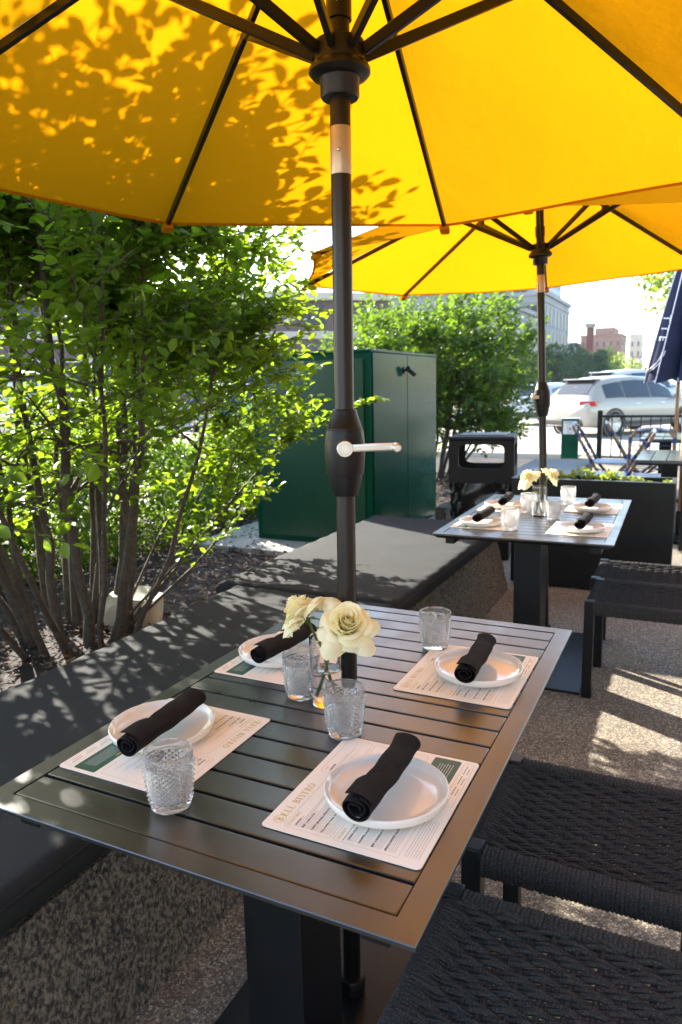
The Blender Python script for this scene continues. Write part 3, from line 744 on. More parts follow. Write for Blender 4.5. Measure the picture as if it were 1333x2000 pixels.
def rose(name_label,head,axis,stem,seed,size=1.,group='cream roses in vases'):
    t=thing('rose',name_label,'rose',stem[0],0,group)
    o=Vector(stem[0]);r=random.Random(seed)
    Q=Matrix.Translation(Vector(head)-o)@Vector(axis).normalized().to_track_quat('Z','Y').to_matrix().to_4x4()
    bl=MB();n=42
    for i in range(n):
        k=max(0,min(1.06,1.05*(i/(n-1))**.9+r.uniform(-.02,.02)))
        rosepetal(bl,i*2.39996+r.uniform(-.3,.3),k,size*r.uniform(.95,1.05),Q,r)
    bl.build('bloom',M['petal'],t,ang=80)
    sp=MB()
    for k in range(5):
        a=k*2*PI/5+.3
        sp.grid(lambda u,v:((.004+.020*v*size)*cos(a)+(u-.5)*.010*(1-v)*-sin(a),(.004+.020*v*size)*sin(a)+(u-.5)*.010*(1-v)*cos(a),-.004-.012*v*v),2,5,Q)
    sp.lathe([(0,-.014),(.004,-.012),(.006,-.004),(.004,.003)],10,Q)
    sp.build('sepals',M['stemgreen'],t)
    pts=[Vector(p)-o for p in stem]
    # smooth the stem
    cr=[]
    for i in range(len(pts)-1):
        p0,p1,p2,p3=pts[max(0,i-1)],pts[i],pts[i+1],pts[min(len(pts)-1,i+2)]
        for k in range(6):
            s=k/6;cr.append(.5*((2*p1)+(p2-p0)*s+(2*p0-5*p1+4*p2-p3)*s*s+(3*p1-p0-3*p2+p3)*s**3))
    cr.append(pts[-1])
    MB().tube(cr,[.0026+.0002*sin(i*2.1) for i in range(len(cr))],9).build('stem',M['stemgreen'],t)
    return t
def pxz(u,v,d):   # point along the sight line used only while laying out measured positions
    q=F+R2*(u-666.5)/f-U2*(v-1000)/f
    return CAM+q*d
h1=Vector((-.066,-.046,.918));a1=Vector((-.56,-.06,.62))
h2=Vector((.036,-.062,.914));a2=Vector((.36,-.52,.70))
def stems(base,mid,h,a): 
    a=Vector(a).normalized();return [base,mid,tuple(Vector(h)-a*.035-Vector((0,0,.02))),tuple(Vector(h)-a*.010)]
rose('cream rose tilted left, its outer petals facing the camera, near vase',h1,a1,stems((VX+.013,VY+.004,.756),(VX-.010,VY+.006,.85),h1,a1),5,1.02)
rose('fully open cream rose facing the camera in the near vase',h2,a2,stems((VX-.016,VY-.003,.758),(VX+.012,VY-.002,.85),h2,a2),8,1.08)
h3=Vector((-.066,2.252,.918));h4=Vector((.026,2.252,.936));b3=Vector((-.45,-.35,.7));b4=Vector((.55,.2,.5))
rose('pale rose leaning left in the far vase',h3,b3,stems((-.012,2.26,.756),(-.03,2.258,.85),h3,b3),15,1.05)
rose('smaller pale rose leaning right in the far vase',h4,b4,stems((-.034,2.25,.756),(-.013,2.252,.85),h4,b4),18,.92)

# ------------------------------------------------------------------ foliage
def leaves(pos,dirs,nor,L,W,fold=.16):
    """numpy: many ovate leaves -> verts, faces"""
    n=len(pos);dirs=dirs/np.linalg.norm(dirs,axis=1,keepdims=True)
    side=np.cross(dirs,nor);side/=np.linalg.norm(side,axis=1,keepdims=True)+1e-9;up=np.cross(side,dirs)
    L=L[:,None];W=W[:,None]
    def P(a,b,h): return pos+dirs*L*a+side*W*b+up*W*h
    V=np.stack([P(0,0,0),P(.22,.40,fold*.8),P(.22,0,-.04),P(.22,-.40,fold*.8),P(.55,.50,fold),P(.55,0,-.06),P(.55,-.50,fold),P(.83,.30,fold*.5),P(.83,0,-.08),P(.83,-.30,fold*.5),P(1,0,-.14)],1).reshape(-1,3)
    fc=[(0,2,1),(0,3,2),(1,2,5,4),(2,3,6,5),(4,5,8,7),(5,6,9,8),(7,8,10),(8,9,10)]
    fs=[tuple(i*11+k for k in q) for i in range(n) for q in fc]
    return V,fs
def simpleleaves(pos,dirs,nor,L,W):
    n=len(pos);dirs=dirs/np.linalg.norm(dirs,axis=1,keepdims=True)
    side=np.cross(dirs,nor);side/=np.linalg.norm(side,axis=1,keepdims=True)+1e-9
    L=L[:,None];W=W[:,None]
    V=np.stack([pos,pos+dirs*L*.45+side*W*.5,pos+dirs*L,pos+dirs*L*.45-side*W*.5],1).reshape(-1,3)
    return V,[(4*i,4*i+1,4*i+2,4*i+3) for i in range(n)]
def npmesh(name,V,fs,m,parent,loc=None,label=None,smooth=True):
    me=bpy.data.meshes.new(name);me.from_pydata([tuple(p) for p in V],[],fs);me.update();me.materials.append(m)
    me.polygons.foreach_set('use_smooth',[smooth]*len(me.polygons))
    o=bpy.data.objects.new(name,me);COL.objects.link(o);o.parent=parent
    if loc is not None:o.location=loc
    return o
def curve(p0,p1,bow,n,r,jit):
    p0=Vector(p0);p1=Vector(p1);m=(p0+p1)/2+Vector(bow);out=[]
    for i in range(n+1):
        s=i/n;q=p0*(1-s)**2+m*2*s*(1-s)+p1*s*s
        if 0<i<n: q=q+Vector((r.uniform(-1,1),r.uniform(-1,1),r.uniform(-1,1)))*jit
        out.append(q)
    return out
def shrub(name_label,loc,base,cen,ax,nst,ntw,lpt,LL,seed,mleaf,inside=None,extra=(),rs=(.022,.036),group=None,lowcut=None,bark=None,thin=None):
    """base: list of (x,y) stem feet; cen/ax: crown ellipsoid, all relative to loc"""
    t=thing('leafy_shrub',name_label,'shrub',loc,0,group);r=random.Random(seed);nr=np.random.default_rng(seed)
    cen=Vector(cen);ax=Vector(ax);anchors=[];stems=[]
    def inside_ok(q): return inside is None or inside(q)
    def mt(w): return ((abs(w.x)/ax.x)**2.7+(abs(w.y)/ax.y)**2.7+(abs(w.z)/ax.z)**2.7)**(1/2.7)
    for i in range(nst):
        a=2*PI*(i+r.uniform(-.3,.3))/nst;e=r.uniform(.25,1.)
        bx,by=base[0];fx=bx+cos(a)*base[1][0]*(.35+.65*e)+r.uniform(-.04,.04);fy=by+sin(a)*base[1][1]*(.35+.65*e)+r.uniform(-.04,.04)
        for _ in range(30):
            tgt=cen+Vector((ax.x*cos(a)*e*.86,ax.y*sin(a)*e*.86,ax.z*(1-.72*e*e)**.5*r.uniform(.55,.92)))
            if inside_ok(tgt): break
            e*=.85
        p=curve((fx,fy,0),tgt,Vector((cos(a)*ax.x*.22*e,sin(a)*ax.y*.22*e,-.12)),12,r,.018)
        r0=r.uniform(*rs);rad=[r0*(1-.82*s/12)*r.uniform(.92,1.08) for s in range(13)]
        mb=MB();mb.tube(p,rad,8)
        nb=r.randint(6,9)
        for b in range(nb):
            k=r.randint(4,11);s0=p[k]
            d=Vector((r.uniform(-1,1),r.uniform(-1,1),r.uniform(-.15,.9)))
            d.normalize();q=s0+Vector((d.x*ax.x,d.y*ax.y,d.z*ax.z))*r.uniform(.28,.6)
            w=q-cen;m=mt(w)
            if m>.95: q=cen+w*(.95/m)
            if not inside_ok(q) or (lowcut is not None and q.z<lowcut(q)): continue
            bp=curve(s0,q,(0,0,.05),6,r,.012);br=rad[k]*.55
            mb.tube(bp,[br*(1-.75*s/6) for s in range(7)],6)
            for s in range(1,7): anchors.append((bp[s],(bp[s]-bp[s-1]).normalized()))
        for s in range(5,13): anchors.append((p[s],(p[s]-p[s-1]).normalized()))
        stems.append(mb)
    for ep in extra:
        p=[Vector(q) for q in ep];stems[r.randrange(nst)].tube(p,[.009*(1-.6*s/(len(p)-1)) for s in range(len(p))],6)
        for s in range(1,len(p)): 
            for _ in range(4): anchors.append((p[s],(p[s]-p[s-1]).normalized()))
    pos=[];dr=[];no=[];tw=MB()
    for ep in extra:
        p=[Vector(q) for q in ep]
        for s in range(2,len(p)):
            for k in range(5):
                q0=p[s-1].lerp(p[s],r.random());td=((p[s]-p[s-1]).normalized()*.6+Vector((r.uniform(-1,1),r.uniform(-1,1),r.uniform(-.3,.8)))).normalized();tl_=r.uniform(.10,.20)
                tw.tube([q0,q0+td*tl_*.5,q0+td*tl_],[.0026,.002,.001],4,False)
                for m_ in range(7):
                    sd_=Vector((r.uniform(-1,1),r.uniform(-1,1),r.uniform(-.4,.4))).normalized()
                    pos.append(q0+td*tl_*(m_+1)/7);dr.append((td*.5+sd_).normalized());no.append(Vector((r.uniform(-.7,.7),r.uniform(-.7,.7),1)).normalized())
            for k in range(13):
                a_=p[s-1].lerp(p[s],k/8);dd=(p[s]-p[s-1]).normalized()
                sd_=Vector((r.uniform(-1,1),r.uniform(-1,1),r.uniform(-.4,.5))).normalized()
                pos.append(a_);dr.append((dd*.5+sd_).normalized());no.append(Vector((r.uniform(-.7,.7),r.uniform(-.7,.7),1)).normalized())
    made=0;tries=0
    while made<ntw and tries<ntw*12:
        tries+=1
        if r.random()<.42:   # loose filling of the crown
            q=Vector((r.uniform(-1,1),r.uniform(-1,1) if r.random()<.62 else r.uniform(.3,1),r.uniform(-1,1)))
            if mt(Vector((q.x*ax.x,q.y*ax.y,q.z*ax.z)))>.95: continue
            s0=cen+Vector((q.x*ax.x,q.y*ax.y,q.z*ax.z))*.95;d0=Vector((q.x,q.y,q.z*.4+.2))
            d0.normalize()
        else: s0,d0=r.choice(anchors)
        d=(d0*.8+Vector((r.uniform(-1,1),r.uniform(-1,1),r.uniform(-.5,.9)))).normalized()
        Lt=r.uniform(.12,.30)*(LL/.055)**.5
        q=s0+d*Lt
        w=q-cen;m=mt(w)
        if m>1.03+.07*r.random() or not inside_ok(q) or not inside_ok(s0) or (lowcut is not None and (q.z<lowcut(q))): continue
        if thin and thin(q,r): continue
        made+=1
        pts=[s0,s0+d*Lt*.5+Vector((0,0,.01)),q];tw.tube(pts,[.0026,.002,.001],4,False)
        for k in range(lpt):
            u=.18+.82*k/(lpt-1);pp=s0.lerp(q,u)
            ph=k*PI+r.uniform(-.6,.6);sd_=d.orthogonal().normalized();sd_.rotate(Quaternion(d,ph+r.uniform(-.5,.5)))
            sd_.z*=.45
            ld=(d*.55+sd_*.9+Vector((0,0,-.18))).normalized() if k<lpt-1 else d
            pos.append(pp);dr.append(ld);nn=Vector((r.uniform(-.75,.75),r.uniform(-.75,.75),1.)).normalized();no.append(nn)
    pos=np.array([tuple(p) for p in pos]);dr=np.array([tuple(p) for p in dr]);no=np.array([tuple(p) for p in no])
    n=len(pos);L=nr.uniform(.5,1.22,n)*LL;W=L*nr.uniform(.56,.72,n)
    V,fs=leaves(pos,dr,no,L,W)
    for mb in stems: mb.build('stem',bark or M['bark'],t,ang=80)
    tw.build('twigs',bark or M['bark'],t)
    npmesh('foliage',V,fs,mleaf,t)
    return t
# large multi-stemmed shrub beside the bench
SH=Vector((-2.2,1.45,.06))
def inA(q):   # keep clear of umbrella, bench seat
    x,y,z=q.x+SH.x,q.y+SH.y,q.z+SH.z
    if x>-1.12: return False
    if (x*x+y*y)<1.40**2 and z>1.55: return False
    if x>-1.42 and z<.75: return False
    if z>2.92-.42*max(0,y-.7): return False
    if y>2.38+.36*min(1,max(0,(z-1.12)/.45))+.16*sin(z*5+x*3): return False
    return True
def thinA(q,r):
    x,y,z=q.x+SH.x,q.y+SH.y,q.z+SH.z
    k=z-.477/.883*max(0,-1.3-x)   # how low the sunlight through here lands
    if 0<y<.85 and 1.05<k<1.42 and r.random()<.82: return True
    return .62<y<2.25 and k<1.28 and r.random()<(.91 if k>.45 else .6)
def lowA(q):
    return .72+.25*sin(q.x*3+1)+.22*sin(q.y*4)-(.25 if q.y>.7 else 0)
shrub('big multi-stemmed leafy shrub in the mulch behind the bench',SH,[(-.16,-.02),(.34,.30)],
      (.04,-.24,1.70),(1.10,1.62,1.34),22,4300,7,.062,21,M['leaf'],inA,
      extra=[[(.14,.15,.1),(.40,.62,.62),(.62,.98,1.0),(.84,1.26,1.16),(.97,1.40,1.22)],[(.14,.12,.08),(.32,.45,.34),(.46,.74,.60),(.54,.90,.74)],[(.1,.2,.1),(.2,.45,.45),(.28,.66,.80),(.30,.84,1.10)],[(.12,.16,.1),(.30,.36,.38),(.42,.54,.64),(.50,.66,.92)],[(0,.22,.1),(.05,.5,.5),(.10,.78,.80),(.12,1.0,1.12)],[(.1,.1,.1),(.38,.25,.42),(.55,.38,.70),(.62,.46,.95)]],
      rs=(.015,.031),lowcut=lowA,thin=thinA)
# rounded shrub beyond the bin
shrub('rounded bright green shrub behind the litter bin',(-2.75,8.6,.06),[(0,0),(.35,.35)],(.08,0,1.46),(1.5,1.6,1.24),14,4600,7,.074,33,M['leaf2'],None,rs=(.02,.032),
      lowcut=lambda q:.28+.2*sin(q.x*4))

# low hedge behind the stems: mass of small leaves nobody could count
def hedge():
    r=np.random.default_rng(8);n=52000
    y=r.uniform(-1.2,6.4,n);u=r.uniform(0,1,n);a=r.uniform(0,PI,n)
    rad=(.62+.12*np.sin(y*2.3)+.08*np.sin(y*5.1+1))*(u**.33)
    x=-3.95+rad*np.cos(a)*1.0;z=.02+rad*np.sin(a)*1.66
    pos=np.stack([x,y,z],1);d=r.normal(0,1,(n,3));d[:,2]+=.4;no=r.normal(0,.6,(n,3));no[:,2]+=1
    L=r.uniform(.03,.06,n)
    V,fs=leaves(pos,d,no,L,L*.62)
    me=bpy.data.meshes.new('hedge_leaves');me.from_pydata([tuple(p) for p in V],[],fs);me.materials.append(M['leafhedge'])
    me.polygons.foreach_set('use_smooth',[True]*len(me.polygons))
    o=bpy.data.objects.new('ground_cover',me);COL.objects.link(o);structure(o,'stuff')
hedge()

# rock in the mulch
def rock():
    b=bmesh.new();bmesh.ops.create_icosphere(b,subdivisions=3,radius=1)
    r=random.Random(6)
    from mathutils import noise
    for v in b.verts:
        p=v.co.copy();s=1+.28*noise.noise(p*1.3+Vector((3,1,2)))
        q=Vector((max(-.72,min(.72,p.x)),max(-.7,min(.7,p.y)),max(-.5,min(.62,p.z+.25*p.x))))*s
        v.co=Vector((q.x*.19,q.y*.17,q.z*.20))
    mb=MB();b.verts.index_update();mb.add([v.co for v in b.verts],[[v.index for v in f_.verts] for f_ in b.faces]);b.free()
    o=mb.build('limestone_rock',M['rock'],ang=25);o.location=(-2.21,1.77,.13);o.rotation_euler=(.1,.15,.5)
    tag(o,'pale angular limestone rock lying in the mulch behind the stems','rock')
rock()

# ------------------------------------------------------------------ green cabinet
def cabinet():
    t=thing('utility_cabinet','tall glossy dark green metal cabinet standing on a concrete pad','cabinet',(-2.19,4.72,.1),0)
    hx,hy,h=.55,.80,1.555
    MB().bb(-hx+.004,hx-.004,-hy+.004,hy-.004,0,h,.006).build('body',M['green'],t)
    MB().bb(-hx-.006,hx+.006,-hy-.006,hy+.006,h,h+.022,.006).build('lid',M['green'],t)
    d=MB();d.bb(-hx+.06,hx-.06,-hy-.010,-hy+.002,.05,h-.05,.004);d.build('front_door',M['greenin'],t)
    q=MB();q.bb(hx-.003,hx+.008,-hy+.03,-.02,.03,h-.004,.003);q.bb(hx-.003,hx+.008,-.010,hy-.03,.03,h-.004,.003);q.build('side_door',M['green'],t)
    l=MB();l.lathe([(0,0),(.03,0),(.03,.012),(0,.012)],16,Matrix.Translation((hx+.008,-.10,1.42))@Matrix.Rotation(R(90),4,'Y'))
    l.tube([(hx+.015,-.10,1.42),(hx+.05,-.10,1.42)],.01,8)
    l.tube([(hx+.05,-.12,1.435),(hx+.075,-.02,1.385)],.022,14)
    l.build('spotlight',M['black'],t)
    structure(MB().bb(-3.2,-1.48,3.55,5.75,-.05,.1,.012).build('concrete_pad',M['pad']))
cabinet()

# ------------------------------------------------------------------ litter bin
def bin_():
    t=thing('litter_bin','black square litter bin with an open hood and bag liner','bin',(-.87,4.42,0),R(9))
    hx,hy=.252,.225
    MB().bb(-hx+.03,hx-.03,-hy+.03,hy-.03,0,.34,.015).build('base_tub',M['plastic'],t)
    r=random.Random(3);bg=MB()
    def P(u,v):
        a=2*PI*u;s=.92+.05*v
        x=math.copysign(abs(cos(a))**.35,cos(a))*hx*s;y=math.copysign(abs(sin(a))**.35,sin(a))*hy*s
        k=.012*sin(a*9+v*7)+.009*sin(a*17-v*11)+.006*sin(a*31+v*3)
        return (x*(1+k/hx),y*(1+k/hy),.32+.31*v)
    bg.grid(P,120,14,wrap=True);bg.build('bag_liner',M['bag'],t,ang=80)
    def frame(w,h,z0,z1,ow,o0,o1,M4):
        """panel with a rounded opening, thickness outward"""
        n=28;mb=MB();th=.022
        inner=[];outer=[]
        for i in range(n):
            a=2*PI*i/n;ca,sa=cos(a),sin(a);e=.35
            inner.append((math.copysign(abs(ca)**e,ca)*ow,(o0+o1)/2+math.copysign(abs(sa)**e,sa)*(o1-o0)/2))
            outer.append((math.copysign(abs(ca)**.12,ca)*w,(z0+z1)/2+math.copysign(abs(sa)**.12,sa)*(z1-z0)/2))
        vs=[(x,0,z) for x,z in outer]+[(x,0,z) for x,z in inner]+[(x*.985,th,z) for x,z in inner]+[(x,th,z) for x,z in outer]
        fs=[]
        for i in range(n):
            j=(i+1)%n
            fs+=[(i,j,n+j,n+i),(n+i,n+j,2*n+j,2*n+i),(2*n+i,2*n+j,3*n+j,3*n+i)]
        mb.add(vs,fs,M4);return mb
    hd=MB();z0,z1=.62,.955
    for M4,w,ow in ((Matrix.Translation((0,-hy,0)),hx,.178),(Matrix.Translation((0,hy,0))@Matrix.Rotation(PI,4,'Z'),hx,.178),(Matrix.Translation((hx,0,0))@Matrix.Rotation(PI/2,4,'Z'),hy,.155),(Matrix.Translation((-hx,0,0))@Matrix.Rotation(-PI/2,4,'Z'),hy,.155)):
        g=frame(w,0,z0,z1,ow,.735,.925,M4);hd.add(g.v,g.f)
    hd.bb(-hx,hx,-hy,hy,.952,.985,.016,3)
    hd.build('hood',M['plastic'],t)
    MB().bb(-.18,.18,-.13,.13,.985,.997,.004).build('lid_plate',simple('grey_plate',(.16,.17,.18),.4,var=.1),t)
bin_()
o=MB().box((0,0,.14),(.10,.3,.3),.012).build('kerb_stone',M['granite']);o.location=(-1.28,4.7,.06);tag(o,'short rough granite kerb stone beside the litter bin','kerb stone')

# ------------------------------------------------------------------ planters
def planter(lab,x0,x1,y0,y1,h,loc_label):
    t=thing('planter_box',lab,'planter',((x0+x1)/2,(y0+y1)/2,0),0,'black metal planters')
    hx,hy=(x1-x0)/2,(y1-y0)/2;mb=MB()
    for a in ((-hx,hx,-hy,-hy+.012),(-hx,hx,hy-.012,hy),(-hx,-hx+.012,-hy+.012,hy-.012),(hx-.012,hx,-hy+.012,hy-.012)): mb.bb(*a,.02,h,.002)
    mb.build('box',M['black'],t)
    rm=MB();
    for a in ((-hx-.003,hx+.003,-hy-.003,-hy+.022),(-hx-.003,hx+.003,hy-.022,hy+.003),(-hx-.003,-hx+.022,-hy+.022,hy-.022),(hx-.022,hx+.003,-hy+.022,hy-.022)): rm.bb(*a,h+.0005,h+.006,.001)
    rm.build('rim',M['charcoal'],t)
    MB().bb(-hx+.013,hx-.013,-hy+.013,hy-.013,h-.08,h-.035).build('soil',M['soil'],t)
    return t
PZ=.745
planter('long black metal planter with low succulents behind the far table',-.46,.562,3.62,3.90,PZ,'')
planter('black metal planter at the right frame edge beside the navy umbrella',.585,1.5,4.99,5.32,.64,'')
def succ(x,y,s,lab,seed,flower=False):
    r=np.random.default_rng(seed);n=120
    a=r.uniform(0,2*PI,n);q=r.uniform(0,1,n)**.6
    pos=np.stack([x+np.cos(a)*q*.085*s,y+np.sin(a)*q*.07*s,PZ-.035+.085*s*np.sqrt(1-q*q*.8)*r.uniform(.4,1,n)],1)
    d=np.stack([np.cos(a)*(.3+q),np.sin(a)*(.3+q),r.uniform(.1,1,n)],1)
    no=r.normal(0,.5,(n,3));no[:,2]+=1;L=r.uniform(.018,.034,n)*s
    V,fs=leaves(pos,d,no,L,L*.7)
    t=thing('succulent_plant',lab,'plant',(x,y,PZ-.036),0,'succulents in the planter')
    npmesh('foliage',V-np.array([x,y,PZ-.036]),fs,M['succulent'],t)
    MB().tube([(0,0,0),(.004,0,.05*s)],[.006,.003],6).build('stem',M['stemgreen'],t)
for i,(x,y,s,l) in enumerate(((-.21,3.77,1.0,'leftmost clump of yellow-green succulents in the planter'),(-.02,3.78,1.08,'second clump of succulents from the left, tallest in the planter'),(.165,3.77,1.0,'third clump of succulents from the left, with a pink tip'),(.31,3.77,.66,'smaller fourth clump of succulents from the left in the planter'),(.40,3.76,.36,'tiny succulent sprout near the right end of the planter'),(.515,3.75,.5,'pale succulent at the right corner of the planter'))): succ(x,y,s,l,40+i)
def stoneblock():
    o=MB().box((0,0,.21),(.72,1.6,.42),.03,None,3).build('stone_block',M['greystone']);o.location=(-.82,7.3,0)
    tag(o,'low grey granite seating block behind the planter','stone block')
stoneblock()

# ------------------------------------------------------------------ far terrace: tables, chairs, navy umbrellas, fence, dispenser
def cafetable(lab,x,y):
    t=thing('cafe_table',lab,'table',(x,y,0),0,'small slatted cafe tables')
    hx,hy=.36,.48;sl=MB();n=6;p=2*hx/n
    for i in range(n): sl.box((-hx+p*(i+.5),0,.727),(p-.007,2*hy,.026),.002)
    sl.build('slat_top',M['charcoal'],t)
    s=MB();s.bb(-hx+.02,hx-.02,-.40,-.36,.69,.7135);s.bb(-hx+.02,hx-.02,.36,.40,.69,.7135);s.build('support_rail',M['black'],t)
    MB().bb(-.17,-.04,-.07,.07,.012,.7135,.003).build('pedestal',M['black'],t)
    MB().bb(-.25,.25,-.25,.25,0,.0115,.002).build('base_plate',M['black'],t);return t
C1=cafetable('slatted cafe table at the right frame edge behind the planter',.58,5.58)
dup(C1,'slatted cafe table farther off, in front of the railing',(.465,7.9,0))
def bistro():
    t=thing('bistro_chair','rattan bistro chair at left of the group, near the dispenser','chair',(-.20,7.7,0),0,'rattan bistro chairs')
    w=.21   # faces +x
    for s in (-1,1):
        fr=MB().tube([(-.43,s*w*.75,.87),(-.39,s*w,.80),(-.20,s*w,.46),(-.17,s*w,.40)],.018,10)
        o=fr.build('side_frame',M['rattan'],t)
        for q in ((-.373,.77),(-.285,.61),(-.21,.475)):
          b=MB();b.tube([(q[0]-.014,s*w,q[1]+.025),(q[0]+.014,s*w,q[1]-.025)],.0205,10)
          b.build('binding',M['navyweave'],o)
        MB().tube([(-.169,s*w,.398),(.17,s*w,0)],[.017,.013],10).build('leg',M['rattan'],t)
        MB().tube([(.19,s*(w-.035),.44),(-.26,s*(w-.035),0)],[.016,.013],10).build('leg',M['rattan'],t)
    MB().tube([(-.43,-w*.75,.87),(-.445,-w*.3,.895),(-.445,w*.3,.895),(-.43,w*.75,.87)],.015,10).build('top_rail',M['whiteweave'],t)
    bk=MB();
    for i in range(9):
        z=.50+.045*i;x=-.20-.225*(z-.46)/.4
        bk.tube([(x,-w+.01,z),(x-.015,0,z),(x,w-.01,z)],.010,6,flat=.4)
    bk.build('woven_back',M['navyweave'],t)
    MB().box((.0,0,.45),(.40,2*w,.022),.008).build('seat',M['whiteweave'],t)
    br=MB();
    for s in (-1,1): br.tube([(-.25,s*w,.18),(.205,s*w,.36)],.006,6);br.tube([(-.23,s*w,.36),(.21,s*w,.16)],.006,6)
    br.tube([(.2,-w,.2),(.2,w,.36)],.006,6);br.tube([(.2,w,.2),(.2,-w,.36)],.006,6);br.build('brace',M['black'],t)
    return t
BC=bistro()
dup(BC,'rattan bistro chair in the middle, behind the other two',(.12,8.15,0),R(6))
dup(BC,'rattan bistro chair turned with its back to the nearer cafe table',(-.14,6.42,0),R(186))
dup(BC,'rattan bistro chair tucked under the nearer cafe table',(.27,6.35,0),R(-90))
def navyumb():
    t=thing('closed_umbrella','closed navy umbrella on a wooden pole at the right edge','umbrella',(.575,5.53,0),0,'closed navy umbrellas')
    MB().lathe([(.019,.02),(.019,2.62)],16).build('pole',M['wood'],t)
    MB().lathe([(0,0),(.2,0),(.2,.03),(.03,.05),(.03,.25),(.019,.26)],28).build('base',M['black'],t)
    cv=MB();z0,z1=1.36,2.55
    nf=8
    def rad(a,v):
        ph=(a*nf/(2*PI))%1;tri=abs(2*ph-1)
        R0=.30*(1-v)**.8+.035
        return R0*(.52+.48*tri**.8)
    def P(u,v):
        a=2*PI*u+.9*v*.25;r=rad(2*PI*u,v);ph=(u*nf)%1
        return (r*cos(a),r*sin(a),z0+(z1-z0)*v+(.05*abs(2*ph-1)*-1+.05)*(1-v))
    cv.grid(P,nf*14,24,wrap=True);cv.build('canopy',M['navy'],t,ang=70)
    pp=MB()
    for k in range(nf):
        u=k/nf
        pp.tube([tuple(Vector(P(u,j/16))*1.0+Vector((cos(2*PI*u)*.004,sin(2*PI*u)*.004,0))) for j in range(17)],.006,6)
    pp.build('piping',simple('pale_piping',(.45,.48,.58),.6),t)
    MB().lathe([(.0,2.55),(.04,2.55),(.045,2.6),(.02,2.66),(0,2.66)],16).build('finial',M['wood'],t)
    return t
NU=navyumb()
def navytext(t):
    # lettering on the fold that faces the patio: runs downwards
    mb=MB();nrm=Vector((CAM.x-.575,CAM.y-5.53,0)).normalized();right=Vector((-nrm.y,nrm.x,0))
    def put(poly_fn,oz,ox,oy):
        pass
    # surface frame: sits just proud of the left fold
    o=Vector((-.215,-.125,1.93));up=Vector((.14,.05,1)).normalized();ri=(right-up*right.dot(up)).normalized();n=ri.cross(up)
    if n.dot(nrm)<0:n=-n
    def T(x,y): return o+ri*y*1.0+up*(-x)   # text x runs down, text y runs to the right
    for i,ch in enumerate('TTE'):
        cu=bpy.data.curves.new('t','FONT');cu.body=ch;cu.size=.085;cu.offset=.001;ob=bpy.data.objects.new('t',cu);COL.objects.link(ob);bpy.context.view_layer.update()
        me=bpy.data.meshes.new_from_object(ob)
        mb.add([T(v.co.x+i*.085,v.co.y+.010)+n*.135 for v in me.vertices],[tuple(p.vertices) for p in me.polygons])
        bpy.data.objects.remove(ob);bpy.data.curves.remove(cu);bpy.data.meshes.remove(me)
    arc=MB()
    for rr in (.20,.225):
        a=[T(.30+.18*s,.055-.085*s*s*1.3+(rr-.2)) for s in [k/10 for k in range(11)]]
        vs=[];
        for q in a: vs+=[q+n*.125+ri*.005,q+n*.125-ri*.005]
        arc.add(vs,[(2*i,2*i+1,2*i+3,2*i+2) for i in range(10)])
    from mathutils.bvhtree import BVHTree
    cm=[c_ for c_ in t.children if c_.name.startswith('canopy')][0].data
    bv=BVHTree.FromPolygons([v.co for v in cm.vertices],[tuple(p.vertices) for p in cm.polygons])
    for g in (mb,arc):
        for i,q in enumerate(g.v):
            q=Vector(q);h_=bv.ray_cast(q+n*.4,-n)
            if h_[0] is not None: g.v[i]=tuple(h_[0]+n*.004)
    arc.build('emblem',M['white'],t,smooth=False)
    mb.build('lettering',M['white'],t,smooth=False)
NU2=dup(NU,'closed navy umbrella farther back, mostly hidden by the nearer one',(.46,7.9,0))
navytext(NU)
def fence():
    t=thing('metal_railing','black metal railing with thin balusters before the parked cars','railing',(-.78,11.6,0))
    for x in (0,2.6,5.2): MB().bb(x-.04,x+.04,-.04,.04,0,.90,.004).build('post',M['black'],t)
    rl=MB();rl.bb(.041,5.16,-.02,.02,.78,.82,.003);rl.bb(.041,5.16,-.015,.015,.1,.13,.003);rl.build('rail',M['black'],t)
    for i in range(34):
        x=.19+.15*i
        if abs(x-2.6)<.06 or x>5.1: continue
        MB().bb(x-.009,x+.009,-.009,.009,.131,.779).build('baluster',M['black'],t)
fence()
def dispenser():
    t=thing('dispenser_box','narrow dark green dispenser box with a white notice on the pavement','dispenser',(-1.37,12.35,0),R(5))
    MB().bb(-.15,.15,-.1,.1,0,.72,.01).build('body',M['green'],t)
    MB().bb(-.155,.155,-.105,.105,.7205,.74,.004).build('lid',simple('pale_lid',(.5,.52,.5),.5),t)
    n=MB().bb(-.12,.12,-.105,-.1005,.45,.685).build('notice',M['white'],t,smooth=False)
    p=MB()
    for a in ((-.045,.045,.475,.48),(-.045,.045,.62,.625),(-.045,-.04,.48,.62),(.04,.045,.48,.62),(-.012,.012,.52,.575),(-.10,.10,.648,.654),(-.08,.08,.662,.667)): p.bb(a[0],a[1],-.107,-.1055,a[2],a[3])
    p.build('pictogram',M['ink'],n,smooth=False)
    MB().bb(-.09,.09,-.104,-.1005,.23,.25).build('slot',M['black'],t,smooth=False)
dispenser()

